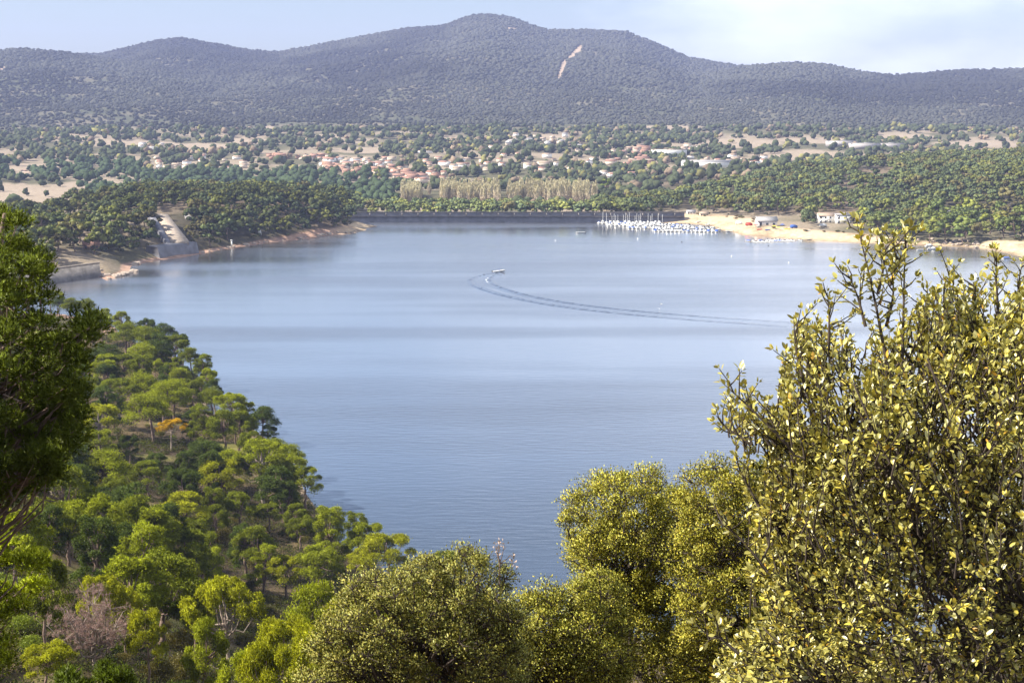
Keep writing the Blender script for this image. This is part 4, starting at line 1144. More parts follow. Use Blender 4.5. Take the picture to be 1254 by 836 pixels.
# ------------------------------------------------------------------ boats
def hull_mesh(L_=6.0, W_=2.2, Hh=1.0):
    xs = np.linspace(-0.5, 0.5, 11); V_ = []
    for x in xs:
        w = W_ / 2 * (1 - max(0, (x - 0.05) / 0.45) ** 2.2) if x > 0.05 else W_ / 2 * (0.92 + 0.08 * (x + 0.5) / 0.55)
        w = max(w, 0.03); sh_ = Hh * (0.62 + 0.18 * max(0, x + 0.1)); kx = -0.30 + 0.42 * max(0, x - 0.2) * 1.4
        for yy, zz in ((-w, sh_), (-w * 0.86, 0.05), (0, kx), (w * 0.86, 0.05), (w, sh_)): V_.append((x * L_, yy, zz))
    Q_ = [[i * 5 + j, i * 5 + j + 1, (i + 1) * 5 + j + 1, (i + 1) * 5 + j] for i in range(10) for j in range(4)]
    mb = MB(); mb.add(V_, Q_)
    mb.Q.append(np.array([[0, 1, 2, 3]])); mb.T.append(np.array([[0, 3, 4]]))
    # deck sheet slightly sunk
    dv = []
    for i, x in enumerate(xs):
        a_, b_ = V_[i * 5], V_[i * 5 + 4]; dv += [(a_[0], a_[1] * 0.97, a_[2] - 0.08), (b_[0], b_[1] * 0.97, b_[2] - 0.08)]
    db = MB(); db.add(dv, [[2 * i, 2 * i + 1, 2 * i + 3, 2 * i + 2] for i in range(10)])
    return mb.mesh('hull', M['boat'], False), db.mesh('deck', M['boat'])
HUL, DCK = hull_mesh()
cab = MB(); cab.box((0.5, 0, 0.95), (2.0, 1.5, 0.75), 0, 0.78); CABM = cab.mesh('cabin', M['white'])
ws_ = MB(); ws_.add([(1.25, -0.62, 0.75), (1.25, 0.62, 0.75), (0.85, 0.5, 1.35), (0.85, -0.5, 1.35), (1.21, -0.62, 0.75), (1.21, 0.62, 0.75), (0.81, 0.5, 1.35), (0.81, -0.5, 1.35)],
                    [[0, 1, 2, 3], [7, 6, 5, 4], [0, 4, 5, 1], [1, 5, 6, 2], [2, 6, 7, 3], [3, 7, 4, 0]]); WSM = ws_.mesh('windscreen', M['glass'])
mo = MB(); mo.box((-3.15, 0, 0.75), (0.45, 0.4, 0.6), 0, 0.8).box((-3.15, 0, 0.2), (0.18, 0.16, 0.8)); MOM = mo.mesh('outboard_motor', M['darkpaint'])
cv = MB(); cv.box((-0.6, 0, 0.83), (3.6, 1.9, 0.35), 0, 0.7); CVM = cv.mesh('cover', M['blue'])
ms = MB(); ms.tube([(0.3, 0, 0.6), (0.3, 0, 6.6)], [0.11, 0.08], 6); MSM = ms.mesh('mast', M['metal'])
bo = MB(); bo.tube([(0.3, 0, 1.7), (-2.5, 0, 1.65)], [0.12, 0.10], 6); BOM = bo.mesh('boom', M['white'])
def boat_proto(kind):
    e_ = empty('boat'); a_ = obj('hull', HUL, e_); a_.color = (0.78, 0.78, 0.76, 1); b_ = obj('deck', DCK, e_); b_.color = (0.62, 0.60, 0.56, 1)
    if kind in ('cabin', 'runabout'): obj('windscreen', WSM, e_)
    if kind in ('cabin', 'sail'): obj('cabin', CABM, e_)
    if kind == 'covered': obj('cover', CVM, e_)
    if kind != 'sail': obj('outboard_motor', MOM, e_)
    else: obj('mast', MSM, e_); obj('boom', BOM, e_)
    return e_
BP = {k_: boat_proto(k_) for k_ in ('cabin', 'runabout', 'covered', 'sail')}
proto_used = {k_: False for k_ in BP}
BN = {'cabin': 'white cabin boat', 'runabout': 'open white motorboat', 'covered': 'white boat under a blue cover', 'sail': 'white sailboat with bare mast'}
def boat(kind, p, rz, label, group=None, s=1.0, name='boat'):
    if proto_used[kind]: e_ = copy_tree(BP[kind])
    else: e_ = BP[kind]; proto_used[kind] = True
    e_.name = name; e_.location = (float(p[0]), float(p[1]), 0.02); e_.rotation_euler = (0, 0, rz); e_.scale = (s, s, s); tag(e_, label, 'boat', group); return e_
# marina off the dam end: pontoons with boats moored on both sides
def pontoon(a_, b_, w_, label):
    a2, d2, n2, L2 = seg_frame(a_, b_)
    e_ = empty('pontoon', (*a2, 0), math.atan2(d2[1], d2[0]), label, 'pontoon', 'floating pontoons')
    mb = MB(); mb.box((L2 / 2, 0, 0.38), (L2, w_, 0.16)); mb.build('deck', M['deck'], e_)
    k_ = max(2, int(L2 // 8))
    for i in range(k_):
        fb = MB(); fb.box(((i + 0.5) * L2 / k_, 0, 0.13), (2.2, w_ * 0.9, 0.33)); fb.build('float', M['darkpaint'], e_)
    return a2, d2, n2, L2
rowsM = [(731, 273.4, 812, 273.9), (742, 276.2, 850, 276.9), (768, 279.4, 872, 280.2), (800, 282.9, 884, 283.9)]
si = 0
for ri, (x0, y0, x1, y1) in enumerate(rowsM):
    rn = ['back', 'second', 'third', 'front'][ri]
    a2, d2, n2, L2 = pontoon(G(x0, y0), G(x1, y1), 1.8, 'floating pontoon, %s one of the marina by the dam end' % rn)
    k_ = int(L2 // 2.8); c_ = {}
    for i in range(k_):
        for s_ in (-1, 1):
            if ri == 0 and s_ == -1: pass
            kind = 'sail' if (ri in (0, 1) and i % 3 == (1 if s_ == 1 else 2) and i * 2.8 < 44) else ['cabin', 'runabout', 'covered', 'cabin', 'runabout'][int(rng.integers(0, 5))]
            p_ = a2 + d2 * (i * 2.8 + 1.5) + n2 * s_ * 4.4
            if lake_sd(p_[0], p_[1]) > -3: continue
            if rng.random() < 0.08: continue
            side = 'near' if s_ == -1 else 'far'
            c_[(kind, side)] = c_.get((kind, side), 0) + 1
            boat(kind, p_, math.atan2(n2[1], n2[0]) + (0 if s_ > 0 else math.pi) + rng.normal(0, 0.05),
                 '%s %s from left, %s side of %s marina pontoon' % (nth(c_[(kind, side)] - 1), BN[kind], side, rn), 'boats moored in the marina', rng.uniform(1.0, 1.3))
a2, d2, n2, L2 = pontoon(G(918, 296.5), G(1001, 293.4), 1.8, 'floating jetty running out from the middle of the beach')
k_ = int(L2 // 3.0); c_ = {}
for i in range(k_):
    for s_ in (-1, 1):
        p_ = a2 + d2 * (i * 3.0 + 1.4) + n2 * s_ * 4.2
        if lake_sd(p_[0], p_[1]) > -3 or rng.random() < (0.1 + 0.5 * (i > k_ * 0.6)): continue
        kind = ['cabin', 'runabout', 'runabout', 'covered'][int(rng.integers(0, 4))]; side = 'far' if s_ * n2[1] > 0 else 'near'
        c_[(kind, side)] = c_.get((kind, side), 0) + 1
        boat(kind, p_, math.atan2(n2[1], n2[0]) + (0 if s_ > 0 else math.pi), '%s %s from left, %s side of beach jetty' % (nth(c_[(kind, side)] - 1), BN[kind], side), 'boats moored at the beach jetty', rng.uniform(0.85, 1.1))
for px, py, kind, rz, s_, lab in ((711, 285.5, 'runabout', math.pi, 1.1, 'white motorboat crossing the water in front of the dam'), (1128, 306.5, 'runabout', 0.1, 0.9, 'white boat at anchor off the right rocks, the left one'),
        (1142, 305.5, 'cabin', 0.0, 1.1, 'white cabin boat at anchor off the right rocks, the right one'), (1138, 301.5, 'cabin', 0.3, 0.9, 'white boat drawn up against the right rocks'),
        (1234, 316.8, 'covered', 0.1, 1.0, 'lone white boat moored at the right edge of the lake')):
    boat(kind, G(px, py), rz, lab, None, s_)
# boats on the sand
for i, (px, py) in enumerate([(872, 279), (880, 281.5), (866, 276), (856, 272.5), (893, 284)]):
    q = G(px, py, 2.0); z = float(hgt(q[0], q[1])); e_ = boat('runabout', q, rng.uniform(0, 3), 'open white boat pulled up on the sand, %s from the marina' % nth(i), 'boats pulled up on the sand', 0.8)
    q = ground_at(px, py, 900, 1200); e_.location = (q[0], q[1], q[2] + 0.25)

# speeding boat with its crew, foam and curved wake
def person_mesh(col):
    bm = bmesh.new()
    me_ = bpy.data.meshes.new('person')
    vs_ = [(0, 0, 0.0), (0, 0, 0.28), (0, 0, 0.48), (0, 0, 0.60), (0.02, 0, 0.74), (0.1, 0.2, 0.46), (0.28, 0.24, 0.26), (0.45, 0.16, 0.30), (0.1, -0.2, 0.46), (0.28, -0.24, 0.26), (0.45, -0.16, 0.30),
           (0.38, 0.12, 0.02), (0.42, 0.12, -0.36), (0.38, -0.12, 0.02), (0.42, -0.12, -0.36)]
    es = [(0, 1), (1, 2), (2, 3), (3, 4), (2, 5), (5, 6), (6, 7), (2, 8), (8, 9), (9, 10), (0, 11), (11, 12), (0, 13), (13, 14)]
    me_.from_pydata(vs_, es, [])
    o_ = bpy.data.objects.new('tmp', me_); root_col.objects.link(o_)
    md = o_.modifiers.new('s', 'SKIN'); sk = me_.skin_vertices[0].data
    for i, r_ in enumerate([0.15, 0.15, 0.15, 0.06, 0.11, 0.06, 0.045, 0.035, 0.06, 0.045, 0.035, 0.08, 0.06, 0.08, 0.06]): sk[i].radius = (r_, r_)
    sk[0].use_root = True
    o_.modifiers.new('u', 'SUBSURF').levels = 1
    dg = bpy.context.evaluated_depsgraph_get(); m2 = bpy.data.meshes.new_from_object(o_.evaluated_get(dg))
    bpy.data.objects.remove(o_); m2.materials.clear(); m2.materials.append(col); return m2
pb = G(611, 333.5)
hd = math.atan2(4, 9)
sb = boat('runabout', pb, 0.35, 'white speedboat turning at the head of its curved wake', None, 1.15, 'speedboat')
sb.location.z = 0.25; sb.rotation_euler = (0, -0.08, 0.35)
ps = obj('person', person_mesh(M['blue'])); ps.location = (float(pb[0]), float(pb[1]), 1.2); ps.rotation_euler = (0, 0, 0.35)
tag(ps, 'person in blue sitting at the wheel of the speedboat', 'person')
hm = MB(); hm.add(np.array([0.02, 0, 0.80]) + ico * 0.12, None, IF); hb = hm.build('hair', M['darkpaint'], ps)
WK = [(609, 334.2), (600, 337), (592, 340), (588, 343.5), (591, 348), (600, 352.5), (618, 358.5), (645, 365), (680, 371.5), (720, 377), (765, 382), (815, 386.5), (870, 391), (925, 394.5), (968, 397.5)]
def resamp(P_, n_):
    P_ = np.asarray(P_, float); s_ = np.concatenate([[0], np.cumsum(np.linalg.norm(np.diff(P_, axis=0), axis=1))])
    # smooth with a Catmull-like interpolation
    t = np.linspace(0, s_[-1], n_); out_ = np.stack([np.interp(t, s_, P_[:, i]) for i in range(P_.shape[1])], 1)
    for _ in range(6): out_[1:-1] = (out_[:-2] + 2 * out_[1:-1] + out_[2:]) / 4
    return out_
W_ = resamp([G(*q)[:2] for q in WK], 260)
T_ = norm(np.gradient(W_, axis=0)); N2 = np.stack([-T_[:, 1], T_[:, 0]], 1); arc = np.linspace(0, 1, len(W_))
def strip(offs, width, height, mat_, name, i0, i1, jit=0.0):
    idx_ = np.arange(i0, i1); c = W_[idx_] + N2[idx_] * offs[idx_, None]
    prof = [(-0.5, 0.015), (-0.2, 0.6), (0.0, 1.0), (0.2, 0.6), (0.5, 0.015)]
    V_ = []
    for j, q in enumerate(idx_):
        hh = height * (1 + jit * rng.normal()); ww = width * (1 + jit * rng.normal() * 0.6)
        for a_, b_ in prof: V_.append((*(c[j] + N2[q] * a_ * ww), 0.012 + hh * b_ * (1 - 0.85 * arc[q]) if b_ > 0.1 else 0.006))
    n_ = len(idx_); mb = MB(); mb.add(V_, [[j * 5 + k_, j * 5 + k_ + 1, (j + 1) * 5 + k_ + 1, (j + 1) * 5 + k_] for j in range(n_ - 1) for k_ in range(4)])
    return mb.mesh(name, mat_, True)
half = 1.2 + 3.6 * np.clip(arc * 6, 0, 1) ** 0.6 + 1.2 * arc
wk = empty('wake', (0, 0, 0), 0, 'long curved double wake trailing right from the speedboat', 'wake'); tag(wk, kind='stuff')
for s_, nm_ in ((1, 'bow_wave'), (-1, 'bow_wave'), (0.45, 'ripple'), (-0.5, 'ripple')):
    obj(nm_, strip(half * s_, 3.2 if abs(s_) == 1 else 1.8, 0.55 if abs(s_) == 1 else 0.22, M['water'], nm_, 0, 260, 0.22), wk)
obj('foam', strip(half * 0.5, 1.3, 0.12, M['foam'], 'foam', 0, 46, 0.5), wk); obj('foam', strip(half * 1.02, 1.0, 0.14, M['foam'], 'foam', 4, 40, 0.6), wk); obj('foam', strip(-half * 0.55, 0.9, 0.12, M['foam'], 'foam', 0, 30, 0.4), wk)
# foam of the crossing motorboat
mb = MB(); q0 = G(705, 285.2)
# swans and buoys
def buoy(px, py, label, mat_, s_=1.0):
    q = G(px, py); e_ = empty('buoy', (q[0], q[1], 0), 0, label, 'buoy', 'small buoys on the lake'); e_.scale = (s_, s_, s_)
    mb = MB(); t = np.linspace(-1, 1, 7); mb.tube([(0, 0, 0.15 + 0.42 * v) for v in t], 0.42 * np.sqrt(np.clip(1.02 - t ** 2, 0.02, 1)), 10); mb.build('float', mat_, e_, True)
    mb = MB(); mb.tube([(0, 0, 0.5), (0, 0, 0.95)], 0.06, 6); mb.build('ring_post', M['metal'], e_)
for px, py, lab in ((781, 292.5, 'white buoy alone in front of the marina'), (680, 294.8, 'small white buoy in front of the middle of the dam'), (859, 287, 'white buoy at the front corner of the marina'),
                    (896, 314, 'white buoy left of the beach jetty, out on the lake'), (966, 322, 'faint white buoy below the beach jetty')): buoy(px, py, lab, M['white'])
buoy(835, 296.5, 'dark buoy between the marina and the beach jetty', M['darkpaint'])
buoy(941, 301, 'dark buoy just below the beach jetty', M['darkpaint'])
def bird(px, py, z, label, rz):
    q = G(px, py, z); e_ = empty('gull', (q[0], q[1], z), rz, label, 'bird'); mb = MB()
    t = np.linspace(0, 1, 8); mb.tube([(-0.6 + 1.3 * v, 0, 0.05 * math.sin(v * 3.1)) for v in t], 0.02 + 0.16 * np.sin(np.pi * np.clip(t * 0.92 + 0.05, 0, 1)), 8)
    for s__ in (-1, 1): mb.add([(0.25, 0.1 * s__, 0.05), (-0.15, 0.1 * s__, 0.05), (-0.05, 0.8 * s__, 0.35), (0.2, 0.75 * s__, 0.36), (-0.4, 1.6 * s__, 0.15)], [[0, 1, 2, 3]], [(2, 3, 4)])
    mb.build('body', M['white'], e_)
bird(810, 372.5, 2.2, 'white gull flying over the wake, the upper of two', 0.4); bird(807.5, 378, 0.6, 'white gull skimming the wake, the lower of two', 1.2)

# white monument and post on the far left shore
q = ground_at(318, 287, 700, 1000); mb = MB(); mb.box((0, 0, 1.8), (2.4, 1.6, 3.6), 0.2, 0.6).box((0.3, 0, 3.9), (1.2, 0.9, 1.2), 0.2, 0.5)
tag(mb.build('monument', M['white'], None, False, (q[0], q[1], q[2] - 0.2)), 'small white monument standing above the far left waterline', 'monument')
q = G(284, 303); e_ = empty('marker_post', (q[0], q[1], -0.5), 0, 'pale concrete marker post in the water at the far left shore', 'post')
mb = MB(); mb.box((0, 0, 2.2), (0.9, 0.9, 5.0), 0, 0.85); mb.build('shaft', M['metal'], e_); mb = MB(); mb.box((0, 0, 4.9), (1.3, 1.3, 0.4)); mb.build('cap', M['white'], e_)
# boat yard things on the beach
def at_beach(px, py): q_ = ground_at(px, py, 850, 1200); return (q_[0], q_[1], q_[2])
def van(px, py, label, mat_, rz):
    e_ = empty('van', at_beach(px, py), rz, label, 'van'); mb = MB(); mb.box((0, 0, 1.15), (4.8, 2.0, 1.5), 0, 0.96).box((-0.4, 0, 2.1), (3.6, 1.9, 0.45), 0, 0.85); mb.build('body', mat_, e_)
    mb = MB(); mb.box((1.9, 0, 1.55), (0.9, 1.7, 0.6), 0, 0.8); mb.build('windscreen', M['glass'], e_)
    for sx in (-1.5, 1.5):
        for sy in (-0.95, 0.95):
            mb = MB(); mb.tube([(sx, sy - 0.12, 0.35), (sx, sy + 0.12, 0.35)], 0.36, 10); mb.build('wheel', M['darkpaint'], e_)
van(972, 279.5, 'blue van parked at the back of the beach', M['blue'], 0.3); van(917, 276.5, 'red van parked left of the beach cafe', M['red'], 0.1)
van(1008, 278, 'white van parked below the lakeside house', M['white'], 0.2); van(905, 275, 'white van parked at the left end of the boat yard', M['white'], -0.3)
for px, py, mt, lab in ((926, 279, M['red'], 'red parasol beside the beach cafe'), (948, 281, M['yellow'], 'yellow parasol in front of the beach cafe'), (958, 279, M['blue'], 'blue parasol right of the beach cafe'), (953, 282.5, M['yellow'], 'second yellow parasol, nearer the water')):
    e_ = empty('parasol', at_beach(px, py), 0, lab, 'parasol'); mb = MB(); mb.tube([(0, 0, 0), (0, 0, 2.6)], 0.06, 6); mb.build('pole', M['metal'], e_)
    mb = MB(); th = np.linspace(0, 2 * np.pi, 8, endpoint=False); V_ = [(0, 0, 2.8)] + [(1.8 * math.cos(t), 1.8 * math.sin(t), 2.2) for t in th] + [(0, 0, 2.68)] + [(1.75 * math.cos(t), 1.75 * math.sin(t), 2.12) for t in th]
    mb.add(V_, None, [(0, 1 + i, 1 + (i + 1) % 8) for i in range(8)] + [(9, 10 + (i + 1) % 8, 10 + i) for i in range(8)]); mb.build('canopy', mt, e_)
for i, (px, py, mt, cn) in enumerate(((964, 281, M['yellow'], 'yellow'), (930, 281.5, M['red'], 'red'), (940, 282, M['blue'], 'blue'), (990, 283, M['white'], 'white'))):
    e_ = empty('kayak', at_beach(px, py), 0.2 * i, '%s kayak lying on the sand in front of the beach cafe' % cn, 'kayak'); e_.location.z += 0.25
    mb = MB(); t = np.linspace(-1, 1, 11); mb.tube([(2.3 * v, 0, 0.12 * v * v) for v in t], 0.03 + 0.42 * np.sqrt(np.clip(1 - t ** 2, 0, 1)), 8); mb.build('hull', mt, e_, True)
    mb = MB(); mb.box((0, 0, 0.36), (1.0, 0.45, 0.12)); mb.build('seat', M['darkpaint'], e_)

# ------------------------------------------------------------------ foreground trees and bushes
def in_poly(x, y, P):
    ins = np.zeros(np.shape(x), bool); n_ = len(P)
    for i in range(n_):
        ax, ay = P[i]; bx, by = P[(i + 1) % n_]
        c = (ay > y) != (by > y)
        if ay != by: ins ^= c & (x < (bx - ax) * (y - ay) / (by - ay) + ax)
    return ins
def edge_d(x, y, P):
    best = np.full(np.shape(x), 1e9); n_ = len(P)
    for i in range(n_):
        ax, ay = P[i]; bx, by = P[(i + 1) % n_]; ex, ey = bx - ax, by - ay
        t = np.clip(((x - ax) * ex + (y - ay) * ey) / (ex * ex + ey * ey + 1e-9), 0, 1)
        best = np.minimum(best, np.hypot(x - ax - t * ex, y - ay - t * ey))
    return best
def crown_volume(poly, D0, n_, rpx, half_depth, back=0.35, mind=0.75):
    """clump centres filling the crown volume whose outline the photo shows; half_depth in metres"""
    P_ = np.array(poly, float); x0, y0 = P_.min(0); x1, y1 = P_.max(0); out_ = []
    m_ = n_ * 60; X = rng.uniform(x0, x1, m_); Y = rng.uniform(y0, y1, m_); ok = in_poly(X, Y, P_); E = edge_d(X, Y, P_); ok &= E > rpx * 0.45
    X, Y, E = X[ok], Y[ok], E[ok]; emax = max(E.max(), 1)
    for x, y, e_ in zip(X, Y, E):
        if len(out_) >= n_: break
        th_ = half_depth * math.sqrt(1 - (1 - min(1, e_ / (emax * 0.9))) ** 2)
        dd = rng.uniform(-1, 1); dd = math.copysign(abs(dd) ** 0.5, dd if rng.random() > back * 0.6 else abs(dd)); D = D0 + dd * th_
        p_ = S(x, y, D); r_ = rpx * D0 / F
        if all(np.sum((p_ - q) ** 2) > (mind * r_) ** 2 for q in out_): out_.append(p_)
    return np.array(out_)
def oak(poly, D0, ncl, rpx, hd, per, leafL, leafW, base, col, label, name, cat, mat='oak', seedmix=0.35, extra=None):
    cen = crown_volume(poly, D0, ncl, rpx, hd)
    cr = (0.55 + 0.95 * rng.random(len(cen)) ** 1.3) * rpx * D0 / F
    org_ = np.array([base[0], base[1], float(hgt(base[0], base[1]))])
    P_, U = clump_pts(cen, cr, per, 0.2, 0.35, 0.85)
    d_ = norm(U * 0.8 + 0.9 * usph(len(U)) + np.array([0, 0, 0.5]))
    V_, F_ = diamonds(P_, d_, leafL, leafW, np.array([0, 0, 1.0]))
    cb = np.repeat(rng.uniform(0.85, 1.15, len(cen)), per * 4)[:, None]; lv = np.repeat(rng.uniform(0.75, 1.25, (len(P_), 1)), 4, 0); hu = np.repeat((rng.random((len(P_), 1)) < seedmix), 4, 0)
    tint = cb * lv * np.where(hu, np.array([1.1, 1.0, 0.85]), np.array([0.97, 1.02, 1.0])) * np.array(col)
    e_ = empty(name, org_, 0, label, cat, None)
    obj('crown', mesh_np('crown', V_ - org_, [F_], M[mat], tint, False, norm(np.repeat(U, 4, 0) * 0.6 + np.repeat(usph(len(U)), 4, 0) * 0.75)), e_)
    mb = MB(); ctr = cen.mean(0) - org_
    fork = ctr * np.array([0.5, 0.5, 0]) + np.array([0, 0, max(0.6, (cen[:, 2].min() - org_[2]) * 0.8)])
    rt = 0.09 * max(1, D0 / 20)
    limb(mb, (0, 0, -0.3), fork, rt, rt * 0.8, 0, 6, 8)
    hubs = []
    for c_ in (cen - org_)[rng.permutation(len(cen))[:9]]:
        h_ = fork * 0.45 + c_ * 0.55 + rng.normal(0, 0.12, 3); limb(mb, fork, h_, rt * 0.62, rt * 0.3, 0.05, 7, 6, 0.12); hubs.append(h_)
    hubs = np.array(hubs)
    for c_ in (cen - org_):
        h_ = hubs[np.argmin(((hubs - c_) ** 2).sum(1))]; limb(mb, h_, c_, rt * 0.26, 0.008, 0.08, 6, 5, 0.16)
    # fine twigs inside the clumps
    for c_, r_ in zip(cen - org_, cr):
        for q in range(7):
            u = usph(1)[0]; u[2] = abs(u[2]) * 0.8; mb.tube([c_, c_ + u * r_ * 0.5 + rng.normal(0, 0.02, 3), c_ + u * r_ * 0.95], [0.009, 0.006, 0.003], 3, False)
    mb.build('trunk', M['bark_dark'], e_, True)
    return e_
GX_ = lambda px, D: (px - 627) / F * (D * ct + 3)
O1 = [(682, 605), (690, 590), (715, 588), (735, 578), (760, 575), (782, 560), (800, 562), (822, 585), (845, 594), (866, 625), (866, 690), (874, 760), (874, 850), (700, 850), (690, 800), (705, 735), (690, 690), (682, 640)]
O2 = [(822, 610), (850, 575), (880, 562), (910, 560), (960, 575), (1010, 640), (1010, 860), (815, 860), (825, 760), (822, 690), (828, 640)]
O3 = [(392, 735), (420, 712), (455, 700), (490, 688), (520, 676), (555, 666), (590, 674), (618, 686), (630, 712), (650, 760), (650, 860), (350, 860), (372, 800)]
O4 = [(590, 760), (615, 735), (640, 726), (665, 716), (690, 722), (720, 700), (748, 690), (770, 720), (775, 860), (570, 860)]
oak(O1, 21.0, 230, 22, 1.4, 560, 0.036, 0.021, (GX_(790, 22.5), 22.5), (1.05, 1.0, 1), 'tall yellow-green holm oak in the middle foreground, water showing through its crown', 'holm_oak', 'oak tree')
oak(O2, 19.0, 300, 21, 1.3, 520, 0.034, 0.020, (GX_(915, 20.5), 20.5), (1.0, 0.93, 0.9), 'golden-green holm oak between the tall oak and the big leafy bush', 'holm_oak', 'oak tree')
oak(O3, 15.0, 240, 20, 1.0, 430, 0.031, 0.015, (GX_(520, 16), 16), (0.80, 0.80, 1.35), 'broad grey-olive evergreen oak at the bottom middle of the view', 'evergreen_oak', 'oak tree', seedmix=0.5)
oak(O4, 18.0, 180, 21, 1.1, 500, 0.033, 0.019, (GX_(680, 19), 19), (0.92, 0.9, 0.95), 'low dense holm oak between the grey-olive oak and the tall oak', 'holm_oak', 'oak tree')
O6 = [(930, 560), (1010, 470), (1100, 430), (1180, 430), (1420, 430), (1420, 900), (900, 900), (905, 700)]
oak(O6, 9.5, 120, 34, 1.0, 260, 0.05, 0.028, (GX_(1150, 11), 11), (0.75, 0.75, 0.8), 'darker evergreen oak standing close behind the big leafy bush', 'evergreen_oak', 'oak tree', mat='leaf')
# dry sprig on the grey-olive oak
e_ = empty('dry_sprig', S(612, 690, 14.6), 0, 'dry pinkish sprig sticking out of the top of the grey-olive oak', 'sprig')
mb = MB(); mb.tube([(0, 0, -0.25), (0.0, 0, 0.0), (-0.02, 0, 0.12), (0.0, 0, 0.26)], [0.01, 0.008, 0.005, 0.003], 5)
for a_ in ((0.05, 0, 0.22), (0.12, 0, 0.10), (-0.05, 0.03, 0.2), (0.16, 0.02, 0.0)): mb.tube([(0, 0, 0.0), (a_[0] * 0.6, a_[1], a_[2] * 0.5), a_], [0.006, 0.004, 0.002], 4)
mb.build('stem', M['bark'], e_)
C_ = np.concatenate([np.array([(0, 0, 0.24), (0.05, 0, 0.2), (0.13, 0, 0.08), (-0.04, 0, 0.17), (0.16, 0, 0.0), (0, 0, 0.12)])] * 14) + rng.normal(0, 0.022, (84, 3))
V_, F_ = diamonds(C_, usph(84), 0.035, 0.018); lf = obj('leaf_sprays', mesh_np('leaf_sprays', V_, [F_], M['twigs'], np.ones((len(V_), 3)) * 1.3), e_)

# pines close to the viewpoint
def near_pine(poly, D0, ncl, rpx, hd, tper, k, Ln, Wd, base, col, label, trunk_top):
    cen = crown_volume(poly, D0, ncl, rpx, hd, 0.5, 0.7); cr = rng.uniform(0.7, 1.25, len(cen)) * rpx * D0 / F
    org_ = np.array([base[0], base[1], float(hgt(base[0], base[1]))])
    P_, U = clump_pts(cen, cr, tper, 0.25, 0.3, 0.8)
    V_, T__ = tufts(P_, norm(U + np.array([0, 0, 0.7])), k, Ln, Wd, 0.75)
    cb = np.repeat(rng.uniform(0.8, 1.2, len(cen)), tper * k * 3)[:, None]; tf = np.repeat(rng.uniform(0.7, 1.4, (len(P_), 1)), k * 3, 0)
    e_ = empty('pine_tree', org_, 0, label, 'pine tree', None)
    obj('crown', mesh_np('crown', V_ - org_, [T__], M['needle'], cb * tf * np.array(col), False, norm(np.repeat(U, 3 * k, 0) * 0.6 + 0.7 * np.repeat(usph(len(U)), 3 * k, 0))), e_)
    mb = MB(); tt = np.array(trunk_top) - org_; t = np.linspace(0, 1, 9)[:, None]; TP = tt * t + np.array([0, 0, -0.3]) * (1 - t); TP[1:-1, :2] += rng.normal(0, 0.08, (7, 2))
    mb.tube(TP, np.linspace(0.2, 0.03, 9), 8)
    for c_ in cen - org_:
        zt = np.clip((c_[2] / tt[2]) - rng.uniform(0.05, 0.2), 0.1, 0.97); a0 = tt * zt
        limb(mb, a0, c_, 0.035, 0.008, 0.06, 6, 4, 0.10)
    mb.build('trunk', M['bark'], e_, True)
LP = [(14, 248), (30, 258), (48, 285), (60, 300), (66, 325), (80, 350), (96, 372), (126, 388), (132, 408), (116, 428), (132, 452), (120, 488), (110, 525), (90, 570), (62, 600), (30, 618), (0, 625), (-260, 650), (-300, 420), (-180, 330), (-70, 285), (-10, 256)]
near_pine(LP, 20.0, 520, 23, 2.6, 120, 8, 0.11, 0.014, (GX_(-70, 21), 21), (0.52, 0.56, 0.9), 'tall dark pine with sunlit top filling the left edge of the view', S(6, 262, 20.2))
plant('pine_tree', protoN[1], (-16.5, 18.6, float(hgt(-16.5, 18.6))), 2.2, 2.35, 1.0, (0.9, 0.95, 0.9), 'unseen pine added to shade the dark pine, outside the left edge of the view', 'pine tree', None)  # added pine out of view, keeps the sun off the dark pine's lower crown
LP2 = [(-60, 600), (0, 628), (30, 645), (52, 670), (62, 700), (48, 740), (20, 790), (0, 860), (-200, 860), (-200, 640)]
near_pine(LP2, 30.0, 130, 19, 1.8, 150, 8, 0.15, 0.02, (GX_(-40, 31), 31), (1.5, 1.5, 1.0), 'bright yellow-green pine cut by the left edge, below the tall dark pine', S(-20, 640, 30))
LP3 = [(58, 838), (75, 815), (100, 804), (135, 806), (158, 826), (170, 880), (40, 880)]
near_pine(LP3, 16.0, 22, 16, 0.5, 120, 9, 0.09, 0.012, (GX_(105, 16), 16.3), (0.35, 0.42, 0.5), 'dark young pine top poking in at the bottom left', S(105, 850, 16))

